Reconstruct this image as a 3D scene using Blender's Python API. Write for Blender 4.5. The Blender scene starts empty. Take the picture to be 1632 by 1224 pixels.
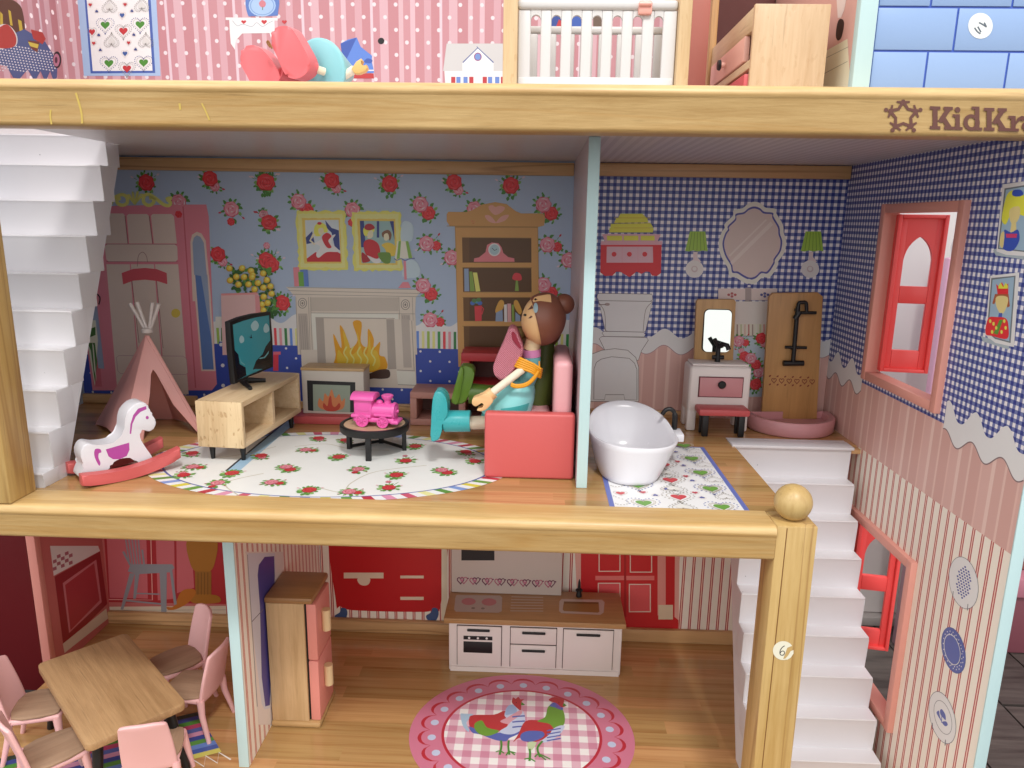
# Dolls' house close-up.  Units: 1 Blender unit = 10 cm of the real toy.
import bpy, bmesh, math, random
from mathutils import Vector, Matrix
random.seed(7)
SC = bpy.context.scene
COL = SC.collection

# ------------------------------------------------------------------ camera
CAM = Vector((0.1897, -4.3226, 1.8592))
YAW, PITCH, ROLL, FPX = -0.034, -0.2196, 0.0162, 1164.0
_F = Vector((math.sin(YAW)*math.cos(PITCH), math.cos(YAW)*math.cos(PITCH), math.sin(PITCH)))
_R0 = Vector((math.cos(YAW), -math.sin(YAW), 0)); _U0 = _R0.cross(_F)
_R = _R0*math.cos(ROLL) + _U0*math.sin(ROLL); _U = _U0*math.cos(ROLL) - _R0*math.sin(ROLL)
cd = bpy.data.cameras.new('camera'); cam = bpy.data.objects.new('camera', cd); COL.objects.link(cam)
cd.sensor_width = 36; cd.lens = FPX/1632*36; cd.clip_start = 0.05; cd.clip_end = 200
m = Matrix((_R, _U, -_F)).transposed().to_4x4(); m.translation = CAM
cam.matrix_world = m; SC.camera = cam

# ------------------------------------------------------------------ light: dim shop surroundings + a ceiling lamp panel + an added fill lamp
W = bpy.data.worlds.new('World'); SC.world = W; W.use_nodes = True
bg = W.node_tree.nodes['Background']; bg.inputs[0].default_value = (1.0, 0.99, 0.98, 1); bg.inputs[1].default_value = 1.5
def area_lamp(name, loc, target, sx, sy, power, color):
    l = bpy.data.lights.new(name, 'AREA'); l.shape = 'RECTANGLE'; l.size = sx; l.size_y = sy; l.energy = power; l.color = color
    o = bpy.data.objects.new(name, l); COL.objects.link(o); o.location = loc
    o.rotation_euler = (Vector(target)-Vector(loc)).to_track_quat('-Z', 'Y').to_euler()
    return o
area_lamp('ceiling_or_fill_lamp', (2.9, -11.3, 17.0), (0, 0.5, 0), 2.2, 2.2, 2150, (1.0, 0.985, 0.955))
area_lamp('ceiling_or_fill_lamp', (-9.0, -9.5, 15.0), (1.5, 0.5, 0), 5.0, 5.0, 750, (1.0, 0.98, 0.95))  # added soft fill that brightens the right side wall, no known fitting
SC.view_settings.view_transform = 'Standard'; SC.view_settings.look = 'None'
SC.view_settings.exposure = 0.0; SC.view_settings.gamma = 1.0; SC.view_settings.use_curve_mapping = False
SC.cycles.max_bounces = 8; SC.cycles.diffuse_bounces = 5; SC.cycles.glossy_bounces = 4

# ------------------------------------------------------------------ helpers: a point of the place from a measured photo pixel on a known plane
def ray(px, py): return _F + _R*((px-816)/FPX) - _U*((py-612)/FPX)
def at(px, py, ax, val):
    d = ray(px, py); i = 'xyz'.index(ax); return CAM + d*((val-CAM[i])/d[i])
def atp(px, py, P, N):
    d = ray(px, py); P = Vector(P); N = Vector(N); return CAM + d*((P-CAM).dot(N)/d.dot(N))
def lin(h):
    h = h.lstrip('#'); v = [int(h[i:i+2], 16)/255 for i in (0, 2, 4)]
    return tuple((c/12.92 if c <= 0.04045 else ((c+0.055)/1.055)**2.4) for c in v) + (1.0,)

# ------------------------------------------------------------------ node material kit
class NT:
    def __init__(s, name):
        s.m = bpy.data.materials.new(name); s.m.use_nodes = True; s.t = s.m.node_tree
        s.b = s.t.nodes['Principled BSDF']; s.co = None
    def n(s, typ, **kw):
        x = s.t.nodes.new(typ)
        for k, v in kw.items():
            if k.startswith('i_'): 
                key = k[2:]; key = int(key) if key.isdigit() else key.replace('_', ' ')
                s.put(x.inputs[key], v)
            else: setattr(x, k, v)
        return x
    def put(s, sock, v):
        if hasattr(v, 'is_output') or isinstance(v, bpy.types.NodeSocket): s.t.links.new(v, sock)
        else: sock.default_value = v
    def math(s, op, a, b=None, c=None, clamp=False):
        x = s.t.nodes.new('ShaderNodeMath'); x.operation = op; x.use_clamp = clamp; s.put(x.inputs[0], a)
        if b is not None: s.put(x.inputs[1], b)
        if c is not None: s.put(x.inputs[2], c)
        return x.outputs[0]
    def obj(s):
        if s.co is None: s.co = s.n('ShaderNodeTexCoord').outputs['Object']
        return s.co
    def xyz(s, v=None): return s.n('ShaderNodeSeparateXYZ', i_0=v or s.obj()).outputs
    def mapping(s, scale, loc=(0, 0, 0), rot=(0, 0, 0)):
        return s.n('ShaderNodeMapping', i_Vector=s.obj(), i_Scale=scale, i_Location=loc, i_Rotation=rot).outputs[0]
    def noise(s, vec, scale, detail=3, rough=0.55, dist=0.0):
        return s.n('ShaderNodeTexNoise', i_Vector=vec, i_Scale=scale, i_Detail=detail, i_Roughness=rough, i_Distortion=dist).outputs[0]
    def ramp(s, fac, stops, interp='LINEAR'):
        x = s.t.nodes.new('ShaderNodeValToRGB'); x.color_ramp.interpolation = interp; s.put(x.inputs[0], fac)
        el = x.color_ramp.elements
        el[0].position, el[0].color = stops[0]; el[1].position, el[1].color = stops[-1]
        for p, c in stops[1:-1]: e = el.new(p); e.color = c
        return x.outputs[0]
    def mix(s, fac, a, b, mode='MIX'):
        x = s.t.nodes.new('ShaderNodeMix'); x.data_type = 'RGBA'; x.blend_type = mode
        s.put(x.inputs[0], fac); s.put(x.inputs[6], a); s.put(x.inputs[7], b); return x.outputs[2]
    def bump(s, h, strength=0.2, dist=0.01):
        x = s.n('ShaderNodeBump', i_Strength=strength, i_Distance=dist, i_Height=h)
        s.t.links.new(x.outputs[0], s.b.inputs['Normal'])
    def col(s, v): s.put(s.b.inputs['Base Color'], v)
    def rough(s, v): s.put(s.b.inputs['Roughness'], v)

_cache = {}
def cached(f):
    def g(*a, **k):
        key = repr((f.__name__, a, sorted(k.items())))
        if key not in _cache: _cache[key] = f(*a, **k)
        return _cache[key]
    return g

PAPER_GAIN = 1.0
def ink(h, rough=0.42): return ink_tone(h, rough, PAPER_GAIN)
@cached
def ink_tone(h, rough, gain):                 # printed colour on laminated board
    t = NT('ink_'+h.strip('#')); c = tuple(min(x*gain, 0.8) for x in lin(h)[:3])+(1,)
    n = t.noise(t.obj(), 9.0, 3)
    t.col(t.mix(t.math('MULTIPLY', n, 0.16), c, tuple(x*0.72 for x in c[:3])+(1,)))
    t.rough(rough); return t.m
@cached
def plastic(h, rough=0.32, bumpy=0.0, wear=0.12, coat=0.0):
    t = NT('plastic_'+h.strip('#')); c = lin(h)
    n = t.noise(t.obj(), 3.5, 4)
    f = t.math('MULTIPLY', n, wear)
    t.col(t.mix(f, c, tuple(x*0.8 for x in c[:3])+(1,)))
    s = t.noise(t.obj(), 14.0, 3)
    t.rough(t.math('MULTIPLY_ADD', s, 0.16, rough-0.06))
    if coat: t.b.inputs['Coat Weight'].default_value = coat
    t.bump(t.noise(t.obj(), 26.0, 3), 0.05+bumpy, 0.01)
    return t.m
@cached
def white_moulded(name='white_plastic'):
    t = NT(name)
    n = t.noise(t.obj(), 1.6, 3); v = t.n('ShaderNodeTexVoronoi', i_Vector=t.obj(), i_Scale=13.0)
    spot = t.math('LESS_THAN', v.outputs['Distance'], 0.055)
    sel = t.math('GREATER_THAN', t.noise(t.obj(), 2.2, 2), 0.6)
    mask = t.math('MULTIPLY', spot, sel)
    base = t.mix(n, lin('#dbd9dc'), lin('#d2d0d4'))
    t.col(t.mix(t.math('MULTIPLY', mask, 0.8), base, lin('#55525c')))
    t.rough(0.38); t.bump(t.noise(t.obj(), 7.0, 2), 0.06, 0.02); return t.m
@cached
def wood(c1, c2, axis='x', grain=1.0, rough=0.45, fleck=0.0, stripes=0.0, stripe_col='#9a6a35', bumpy=0.15, varnish=0.25):
    t = NT('wood_%s_%s' % (c1.strip('#'), axis))
    k = {'x': (0.55, 9, 9), 'y': (9, 0.55, 9), 'z': (9, 9, 0.55)}[axis]
    v = t.mapping(tuple(q*grain for q in k))
    n1 = t.noise(v, 1.1, 4, 0.55, 0.7); n2 = t.noise(v, 5.5, 5, 0.7, 0.3)
    f = t.math('ADD', t.math('MULTIPLY', n1, 0.75), t.math('MULTIPLY', n2, 0.45))
    c = t.ramp(f, [(0.30, lin(c2)), (0.72, lin(c1)), (0.95, lin(c1))])
    if stripes:
        k3 = {'x': (0.12, 3, 3), 'y': (3, 0.12, 3), 'z': (3, 3, 0.12)}[axis]
        n3 = t.noise(t.mapping(k3), 1.9, 2, 0.5, 0.9)
        s = t.ramp(n3, [(0.50, (0, 0, 0, 1)), (0.55, (1, 1, 1, 1)), (0.60, (0, 0, 0, 1))])
        c = t.mix(t.math('MULTIPLY', s, stripes), c, lin(stripe_col))
    h = n2
    k5 = {'x': (2.2, 55, 55), 'y': (55, 2.2, 55), 'z': (55, 55, 2.2)}[axis]
    pit = t.ramp(t.noise(t.mapping(k5), 1.0, 2, 0.5, 0.2), [(0.66, (0, 0, 0, 1)), (0.73, (1, 1, 1, 1))])
    c = t.mix(t.math('MULTIPLY', pit, 0.32), c, tuple(x*0.5 for x in lin(c2)[:3])+(1,))
    blot = t.noise(t.obj(), 1.7, 3)
    c = t.mix(t.math('MULTIPLY', t.ramp(blot, [(0.45, (0, 0, 0, 1)), (0.7, (1, 1, 1, 1))]), 0.25), c, lin(c2))
    if fleck:
        k4 = {'x': (12, 40, 40), 'y': (40, 12, 40), 'z': (40, 40, 14)}[axis]
        vv = t.noise(t.mapping(k4), 1.0, 1, 0.4, 0.4)
        fl = t.ramp(vv, [(0.62, (0, 0, 0, 1)), (0.68, (1, 1, 1, 1))])
        c = t.mix(t.math('MULTIPLY', fl, fleck), c, lin(c2)); h = t.math('SUBTRACT', n2, t.math('MULTIPLY', fl, 0.6))
    t.col(c); t.rough(t.math('MULTIPLY_ADD', n1, 0.2, rough-0.1))
    t.b.inputs['Coat Weight'].default_value = varnish; t.b.inputs['Coat Roughness'].default_value = 0.3
    t.bump(h, bumpy, 0.012); return t.m
@cached
def plank_print():
    t = NT('printed_floorboard')
    r = t.n('ShaderNodeObjectInfo').outputs['Random']
    off = t.n('ShaderNodeCombineXYZ', i_0=t.math('MULTIPLY', r, 37.0), i_1=t.math('MULTIPLY', r, 11.0)).outputs[0]
    v = t.n('ShaderNodeVectorMath', operation='ADD', i_0=t.mapping((0.45, 13, 3)), i_1=off).outputs[0]
    n = t.noise(v, 1.3, 5, 0.62, 0.9)
    c = t.ramp(n, [(0.28, lin('#a87647')), (0.46, lin('#b98e5c')), (0.60, lin('#c29864')), (0.8, lin('#caa26e'))])
    hsv = t.n('ShaderNodeHueSaturation', i_Color=c, i_Value=t.math('MULTIPLY_ADD', r, 0.40, 0.74), i_Hue=t.math('MULTIPLY_ADD', r, -0.02, 0.512), i_Saturation=1.0)
    t.col(hsv.outputs[0]); t.rough(0.2); t.b.inputs['Coat Weight'].default_value = 0.3; t.b.inputs['Coat Roughness'].default_value = 0.12
    return t.m
def gingham(t, u, v, p, dark, mid, light, eps=0.0):
    a = t.math('LESS_THAN', t.math('FRACT', t.math('DIVIDE', t.math('ADD', u, 50.0), p)), 0.5)
    b = t.math('LESS_THAN', t.math('FRACT', t.math('DIVIDE', t.math('ADD', v, 50.0), p)), 0.5)
    s = t.math('MULTIPLY', t.math('ADD', a, b), 0.5)
    return t.ramp(s, [(0.0, lin(light)), (0.25, lin(mid)), (0.75, lin(dark))], 'CONSTANT')
@cached
def gingham_mat(name, axes, p, dark, mid, light):
    t = NT(name); o = t.xyz(); i = {'x': 0, 'y': 1, 'z': 2}
    t.col(gingham(t, o[i[axes[0]]], o[i[axes[1]]], p, dark, mid, light)); t.rough(0.4); return t.m
@cached
def stripe_mat(name, axis, period, stops, rough=0.4, dots=None, phase=0.0):
    t = NT(name); o = t.xyz(); u = o['xyz'.index(axis)]
    f = t.math('FRACT', t.math('DIVIDE', t.math('ADD', u, 50.0+phase), period))
    c = t.ramp(f, [(p, lin(h)) for p, h in stops], 'CONSTANT')
    if dots:
        dp, dr, dc, vz = dots            # staggered dots: column pitch, radius, colour, row pitch
        z = o[2]
        row = t.math('FLOOR', t.math('DIVIDE', t.math('ADD', z, 50.0), vz))
        sh = t.math('MULTIPLY', t.math('MODULO', row, 2.0), 0.5*dp)
        du = t.math('SUBTRACT', t.math('FRACT', t.math('DIVIDE', t.math('ADD', t.math('ADD', u, 50.0), sh), dp)), 0.5)
        dv = t.math('SUBTRACT', t.math('FRACT', t.math('DIVIDE', t.math('ADD', z, 50.0), vz)), 0.5)
        du = t.math('MULTIPLY', du, dp); dv = t.math('MULTIPLY', dv, vz)
        d = t.math('SQRT', t.math('ADD', t.math('MULTIPLY', du, du), t.math('MULTIPLY', dv, dv)))
        c = t.mix(t.math('LESS_THAN', d, dr), c, lin(dc))
    t.col(c); t.rough(rough); return t.m

# ------------------------------------------------------------------ mesh builder
class MB:
    def __init__(s): s.v = []; s.f = []; s.m = []; s.mats = []
    def mi(s, mat):
        if mat is None: return 0
        if mat not in s.mats: s.mats.append(mat)
        return s.mats.index(mat)
    def add(s, vs, fs, mat=None):
        b = len(s.v); s.v += [tuple(p) for p in vs]; k = s.mi(mat)
        for f in fs: s.f.append([b+i for i in f]); s.m.append(k)
        return s
    def box(s, x0, x1, y0, y1, z0, z1, mat=None, r=0.0, seg=2, M=None):
        if x0 > x1: x0, x1 = x1, x0
        if y0 > y1: y0, y1 = y1, y0
        if z0 > z1: z0, z1 = z1, z0
        bm = bmesh.new(); bmesh.ops.create_cube(bm, size=1)
        for v in bm.verts: v.co = Vector(((x0+x1)/2+v.co.x*(x1-x0), (y0+y1)/2+v.co.y*(y1-y0), (z0+z1)/2+v.co.z*(z1-z0)))
        if r > 0: bmesh.ops.bevel(bm, geom=bm.edges[:], offset=min(r, (x1-x0)*.49, (y1-y0)*.49, (z1-z0)*.49), segments=seg, profile=0.5, affect='EDGES')
        return s.bm(bm, mat, M)
    def bm(s, bm, mat=None, M=None):
        bm.verts.ensure_lookup_table(); bm.verts.index_update()
        vs = [(M @ v.co if M else v.co.copy()) for v in bm.verts]
        fs = [[v.index for v in f.verts] for f in bm.faces]; bm.free()
        return s.add(vs, fs, mat)
    def cyl(s, p0, p1, r0, r1=None, n=20, mat=None, cap=True):
        r1 = r0 if r1 is None else r1; p0 = Vector(p0); p1 = Vector(p1); d = (p1-p0).normalized()
        a = d.orthogonal().normalized(); b = d.cross(a)
        vs = [p0+(a*math.cos(2*math.pi*i/n)+b*math.sin(2*math.pi*i/n))*r0 for i in range(n)]
        vs += [p1+(a*math.cos(2*math.pi*i/n)+b*math.sin(2*math.pi*i/n))*r1 for i in range(n)]
        fs = [[i, (i+1) % n, n+(i+1) % n, n+i] for i in range(n)]
        if cap: fs += [list(range(n))[::-1], list(range(n, 2*n))]
        return s.add(vs, fs, mat)
    def tube(s, pts, r, n=10, mat=None, cap=True):
        pts = [Vector(p) for p in pts]; rs = r if isinstance(r, (list, tuple)) else [r]*len(pts)
        vs = []; a = None
        for i, p in enumerate(pts):
            d = (pts[min(i+1, len(pts)-1)]-pts[max(i-1, 0)]).normalized()
            if a is None: a = d.orthogonal().normalized()
            a = (a-d*a.dot(d)).normalized(); b = d.cross(a)
            vs += [p+(a*math.cos(2*math.pi*k/n)+b*math.sin(2*math.pi*k/n))*rs[i] for k in range(n)]
        fs = [[j*n+k, j*n+(k+1) % n, (j+1)*n+(k+1) % n, (j+1)*n+k] for j in range(len(pts)-1) for k in range(n)]
        if cap: fs += [list(range(n))[::-1], list(range((len(pts)-1)*n, len(pts)*n))]
        return s.add(vs, fs, mat)
    def rings(s, rings, mat=None, cap0=True, cap1=True):
        n = len(rings[0]); vs = [p for r in rings for p in r]
        fs = [[j*n+k, j*n+(k+1) % n, (j+1)*n+(k+1) % n, (j+1)*n+k] for j in range(len(rings)-1) for k in range(n)]
        if cap0: fs.append(list(range(n))[::-1])
        if cap1: fs.append(list(range((len(rings)-1)*n, len(rings)*n)))
        return s.add(vs, fs, mat)
    def lathe(s, prof, c=(0, 0, 0), n=32, mat=None, ax=(0, 0, 1), sx=1.0, sy=1.0):
        q = Vector((0, 0, 1)).rotation_difference(Vector(ax)); c = Vector(c)
        return s.rings([[c+q @ Vector((math.cos(2*math.pi*i/n)*r*sx, math.sin(2*math.pi*i/n)*r*sy, z)) for i in range(n)] for r, z in prof], mat)
    def ball(s, c, r, n=24, mat=None, M=None):
        rx, ry, rz = (r, r, r) if not isinstance(r, (tuple, list)) else r
        bm = bmesh.new(); bmesh.ops.create_uvsphere(bm, u_segments=n, v_segments=n//2, radius=1)
        for v in bm.verts: v.co = Vector((v.co.x*rx, v.co.y*ry, v.co.z*rz))
        MM = Matrix.Translation(Vector(c)) @ (M or Matrix.Identity(4))
        return s.bm(bm, mat, MM)
    def prism(s, pts, off, mat=None, r=0.0, seg=2):
        """pts: outline (3D, planar), extruded by the vector off; r rounds every edge"""
        pts = [Vector(p) for p in pts]; off = Vector(off); bm = bmesh.new()
        a = [bm.verts.new(p) for p in pts]; b = [bm.verts.new(p+off) for p in pts]; n = len(pts)
        nrm = Vector((0, 0, 0))
        for i in range(n): nrm += pts[i].cross(pts[(i+1) % n])
        if nrm.dot(off) > 0: bm.faces.new(a[::-1]); bm.faces.new(b); 
        else: bm.faces.new(a); bm.faces.new(b[::-1])
        for i in range(n):
            j = (i+1) % n
            bm.faces.new([a[i], a[j], b[j], b[i]] if nrm.dot(off) > 0 else [a[j], a[i], b[i], b[j]])
        if r > 0:
            caps = {e for f in bm.faces if len(f.verts) == n and n > 4 for e in f.edges} or set(bm.edges)
            bmesh.ops.bevel(bm, geom=list(caps), offset=r, segments=seg, profile=0.5, affect='EDGES', clamp_overlap=True)
        return s.bm(bm, mat)
    def build(s, name, parent=None, mat=None, smooth=40, M=None, label=None):
        me = bpy.data.meshes.new(name); me.from_pydata(s.v, [], s.f)
        mats = s.mats if s.mats else [mat]
        for x in mats: me.materials.append(x)
        if len(mats) > 1: me.polygons.foreach_set('material_index', s.m)
        me.update()
        if smooth:
            me.polygons.foreach_set('use_smooth', [True]*len(me.polygons)); me.set_sharp_from_angle(angle=math.radians(smooth))
        o = bpy.data.objects.new(name, me); COL.objects.link(o)
        if M is not None: o.matrix_basis = M
        if parent is not None:
            o.parent = parent
            # parents are placed without rotation unless M is given, so world coordinates stay true
            o.matrix_parent_inverse = parent_world(parent).inverted()
        if label: o['label'] = label
        return o
def parent_world(p):
    M = p.matrix_basis.copy()
    return parent_world(p.parent) @ p.matrix_parent_inverse @ M if p.parent else M
def build_local(mb, name, parent, mat=None, smooth=40, label=None):   # coordinates already in the parent's own space
    o = mb.build(name, None, mat, smooth, label=label); o.parent = parent; return o
def thing(name, label, cat, loc=(0, 0, 0), rz=0.0, group=None):
    o = bpy.data.objects.new(name, None); COL.objects.link(o); o.empty_display_size = 0.1
    o.location = loc; o.rotation_euler = (0, 0, rz); o['label'] = label; o['category'] = cat
    if group: o['group'] = group
    return o
def copy_thing(root, loc, rz, label, group):
    r = root.copy(); COL.objects.link(r); r.location = loc; r.rotation_euler = (0, 0, rz); r['label'] = label; r['group'] = group
    for ch in list(root.children):
        c = ch.copy(); COL.objects.link(c); c.parent = r
        for g in list(ch.children):
            d = g.copy(); COL.objects.link(d); d.parent = c
    return r
def cr(pts, k=6, closed=True):                # smooth curve through points
    pts = [Vector(p) for p in pts]; n = len(pts); out = []
    rng = range(n) if closed else range(n-1)
    for i in rng:
        g = (lambda j: pts[j % n]) if closed else (lambda j: pts[max(0, min(n-1, j))])
        p0, p1, p2, p3 = g(i-1), g(i), g(i+1), g(i+2)
        for q in range(k):
            t = q/k
            out.append(0.5*((2*p1)+(p2-p0)*t+(2*p0-5*p1+4*p2-p3)*t*t+(3*p1-p0-3*p2+p3)*t**3))
    if not closed: out.append(pts[-1])
    return out

# ------------------------------------------------------------------ flat print on a board: coloured sheets a few hundredths of a millimetre thick
EPS = 0.0005
class Print:
    """2D shapes laid on a plane. origin O, axes A (right) and B (up) and outward normal N; shapes are in plane units."""
    def __init__(s, ax, val, n, view=None, base=1):
        s.ax, s.val, s.n = ax, val, Vector(n); s.mb = MB(); s.l = base; s.vw = view or (0, 0, 1)
    def view(s, x, y, k): s.vw = (x, y, k); return s
    def P(s, p):
        q = at(s.vw[0]+p[0]/s.vw[2], s.vw[1]+p[1]/s.vw[2], s.ax, s.val); return q + s.n*(EPS*s.l)
    def poly(s, c, pts, up=True):
        vs = [s.P(p) for p in pts]; nn = Vector((0, 0, 0))
        for i in range(len(vs)): nn += (vs[i]-vs[0]).cross(vs[(i+1) % len(vs)]-vs[0])
        if nn.dot(s.n) < 0: vs = vs[::-1]
        s.mb.add(vs, [list(range(len(vs)))], ink(c) if isinstance(c, str) else c)
        if up: s.l += 0.2
        return s
    def rect(s, c, x0, y0, x1, y1): return s.poly(c, [(x0, y0), (x1, y0), (x1, y1), (x0, y1)])
    def smooth(s, c, pts, k=4): return s.poly(c, [(p.x, p.y) for p in cr([(a, b, 0) for a, b in pts], k)])
    def ell(s, c, x, y, rx, ry=None, rot=0, n=20):
        ry = ry or rx; a = math.radians(rot)
        return s.poly(c, [(x+rx*math.cos(t)*math.cos(a)-ry*math.sin(t)*math.sin(a), y+rx*math.cos(t)*math.sin(a)+ry*math.sin(t)*math.cos(a)) for t in [2*math.pi*i/n for i in range(n)]])
    def line(s, c, pts, w, closed=False, curve=0):
        if curve: pts = [(p.x, p.y) for p in cr([(a, b, 0) for a, b in pts], curve, closed)]
        n = len(pts); m_ = n if closed else n-1
        L, Rr = [], []
        for i in range(n):
            a = Vector(pts[(i-1) % n] if (closed or i > 0) else pts[0]); b = Vector(pts[(i+1) % n] if (closed or i < n-1) else pts[-1])
            d = (b-a); d = d.normalized() if d.length > 1e-9 else Vector((1, 0)); q = Vector((-d.y, d.x))*w/2; p = Vector(pts[i])
            L.append(p+q); Rr.append(p-q)
        for i in range(m_):
            j = (i+1) % n; s.poly(c, [L[i], L[j], Rr[j], Rr[i]], up=False)
        s.l += 0.2; return s
    def build(s, name, parent, label=None):
        return s.mb.build(name, parent, smooth=0, label=label) if s.mb.v else None
def heart2(x, y, w, h, n=18, flip=1):
    out = []
    for i in range(n):
        t = 2*math.pi*i/n; a = 16*math.sin(t)**3/17; b = (13*math.cos(t)-5*math.cos(2*t)-2*math.cos(3*t)-math.cos(4*t))/15
        out.append((x+a*w/2, y-flip*b*h/2))
    return out
# ================================================================== THE DOLLS' HOUSE
XL, XR, D, HL, HC = -4.36, 2.99, 2.687, -2.445, 2.4
PINE = wood('#cfae76', '#ae8850', 'x', grain=1.7, stripes=0.35, stripe_col='#b98a48')
PINE2 = wood('#cfae76', '#ae8850', 'x', grain=1.5, stripes=0.45, stripe_col='#bb8c49')
PINEZ = wood('#c9a96f', '#ad8848', 'z', stripes=0.7, stripe_col='#936a3a')
PINEB = wood('#d8b07e', '#bd9060', 'x', grain=0.7, stripes=0.6, stripe_col='#8a5a2c')
EDGE = plastic('#bfdbdd', 0.5)                 # pale blue painted board edges
WHITE = white_moulded()
house = thing('dollhouse', 'large wooden dolls house with printed wallpaper rooms, pine rails and white staircases', 'dollhouse', (0, 0, HL))

def hp(mb, name, mat=None, parent=None, smooth=40, label=None): return mb.build(name, parent or house, mat, smooth, label=label)

# --- floors: a board with printed floorboards laid strip by strip
def planked(x0, x1, y0, y1, z, parent, w, lmin, lmax, seed, cut=None):
    rnd = random.Random(seed); y = y0; M = plank_print()
    while y < y1-0.001:
        yb = min(y+w, y1); x = x0 - rnd.uniform(0, lmin)
        while x < x1:
            L = rnd.uniform(lmin, lmax); a, b = max(x, x0), min(x+L, x1)
            if b-a > 0.02:
                segs = [(a, b)]
                if cut and yb <= cut[1]+0.001: segs = [(a, min(b, cut[0]))] if a < cut[0] else []
                for a2, b2 in segs:
                    if b2-a2 > 0.02:
                        m = MB().box(a2-(a2+b2)/2, b2-(a2+b2)/2, -(yb-y)/2, (yb-y)/2, -0.012, 0)
                        o = m.build('floorboard', parent, M, 0); o.matrix_parent_inverse = Matrix.Identity(4)
                        o.location = Vector(((a2+b2)/2, (y+yb)/2, z)) - parent_world(parent).translation
            x += L
        y = yb
fl = hp(MB().box(XL, 1.905, 0.262, D, -0.12, -0.0125).box(1.905, XR, 1.79, D, -0.05, -0.0125), 'upper_floor', PINEB, smooth=0)
planked(XL, XR, 0.262, D, 0.0, fl, 0.1347, 0.9, 2.4, 3, cut=(1.905, 1.885))
fl0 = hp(MB().box(XL, XR, -1.2, D, HL-0.12, HL-0.0125), 'lower_floor', PINEB, smooth=0)
planked(XL, XR, -1.2, D, HL, fl0, 0.1619, 1.2, 3.0, 5)
CEIL = stripe_mat('pale_lilac_print', 'x', 0.075, [(0, '#d0cacd'), (0.5, '#c1babe')])
cl = hp(MB().box(-3.15, XR, 0.262, D, HC, 2.594), 'ceiling', None, smooth=0)
cl.data.materials.clear(); cl.data.materials.append(plastic('#d0cacb', 0.3))
hp(MB().box(0.56, XR-0.004, 0.3, D-0.003, HC-0.004, HC-0.0005), 'ceiling_paper', CEIL, cl, 0)
hp(MB().box(XL, -3.15, 1.62, D, HC, 2.594), 'ceiling', plastic('#d0cacb', 0.3), smooth=0)

# --- back walls (each room its own printed board)
BLUE = ink('#b3c6e0', 0.5)
wl = hp(MB().box(XL, 0.495, D, D+0.08, 0, HC), 'back_wall', BLUE, smooth=0)
GPX, G_D, G_M, G_L = 0.0604, '#2a3a8a', '#7680b2', '#f1eef0'
GX = gingham_mat('blue_gingham_paper', 'xz', GPX, G_D, G_M, G_L)
wb = hp(MB().box(0.565, XR, D, D+0.08, 0, HC), 'back_wall', GX, smooth=0)
REDST = [(0, '#f4ecdf'), (0.46, '#b3343a'), (0.56, '#efcdbe'), (0.67, '#b3343a'), (0.77, '#f4ecdf')]
wk = hp(MB().box(-2.03, XR, D, D+0.08, HL, -0.12), 'back_wall', stripe_mat('red_striped_paper_x', 'x', 0.097, REDST), smooth=0)
wd = hp(MB().box(XL, -2.11, D, D+0.08, HL, -0.12), 'back_wall', ink('#c86f6c'), smooth=0)
PST = [(0, '#b78389'), (.10, '#c9a5ac'), (.17, '#b47e84'), (.30, '#bf939a'), (.40, '#b27a80'), (.52, '#cdb3bb'), (.56, '#b58087'), (.66, '#c49da4'), (.78, '#b1797f'), (.93, '#c5a1a7')]
PINKW = stripe_mat('pink_striped_paper', 'x', 0.62, PST, 0.4, (0.192, 0.017, '#d2c6c9', 0.104), phase=0.05)
wu = hp(MB().box(-4.2, 2.2, D, D+0.08, 2.594, 4.3), 'back_wall', PINKW, smooth=0)
# pine battens along the back walls
for (x0, x1, z0, z1, y0) in ((XL, 0.49, 2.27, 2.385, D-.06), (0.57, 2.985, 2.275, 2.39, D-.06), (-2.03, XR, HL, -2.30, D-.05), (XL, -2.115, HL, -2.31, D-.05), (XL, -3.2, 0.0, 0.10, D-.05), (-2.2, 0.49, 0.0, 0.07, D-.04), (.57, 1.9, 0.0, .07, D-.04)):
    hp(MB().box(x0, x1, y0, D-0.001, z0, z1, r=0.008), 'batten', PINEB)
# --- upright partitions with pale blue front edges
def partition(x0, x1, y0, z0, z1, mat, name='partition'):
    p = hp(MB().box(x0, x1, y0+0.012, D, z0, z1), name, mat, smooth=0)
    hp(MB().box(x0-.001, x1+.001, y0, y0+0.0125, z0, z1, r=0.003), 'edge_strip', EDGE, p)
    return p
REDY = stripe_mat('red_striped_paper_y', 'y', 0.097, REDST)
pm = partition(0.494, 0.568, 0.635, 0.001, HC-0.001, stripe_mat('lilac_print_y', 'y', 0.11, [(0, '#cdbcc2'), (0.5, '#bdacb2')]))
pl = partition(-2.115, -2.035, 0.635, HL+0.001, -0.121, REDY)
# --- right side wall, two window openings (y 0.72..1.86)
GY = gingham_mat('blue_gingham_paper_side', 'yz', 0.052, G_D, G_M, G_L)
PST2 = [(0, '#ddb3aa'), (.25, '#e4beb4'), (.3, '#d6a9a0'), (.6, '#e6c4ba'), (.66, '#d8ada4'), (.9, '#eacac0')]
PINKY = stripe_mat('pink_striped_paper_side', 'y', 0.36, PST2)
WY0, WY1 = 0.74, 1.81
def side_wall(z0, z1, wz0, wz1, mats):
    """wall slab x XR..XR+.07 between z0,z1 with an opening; mats: list of (zlow, zhigh, material)"""
    mb = MB(); x0, x1 = XR, XR+0.07
    for (a, b, mt) in mats:
        for (ya, yb, lo, hi) in ((-0.258, WY0, z0, z1), (WY1, D, z0, z1), (WY0, WY1, z0, wz0), (WY0, WY1, wz1, z1)):
            l, h = max(a, lo), min(b, hi)
            if h-l > 1e-4: mb.box(x0, x1, ya, yb, l, h, mt)
    return mb
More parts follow.
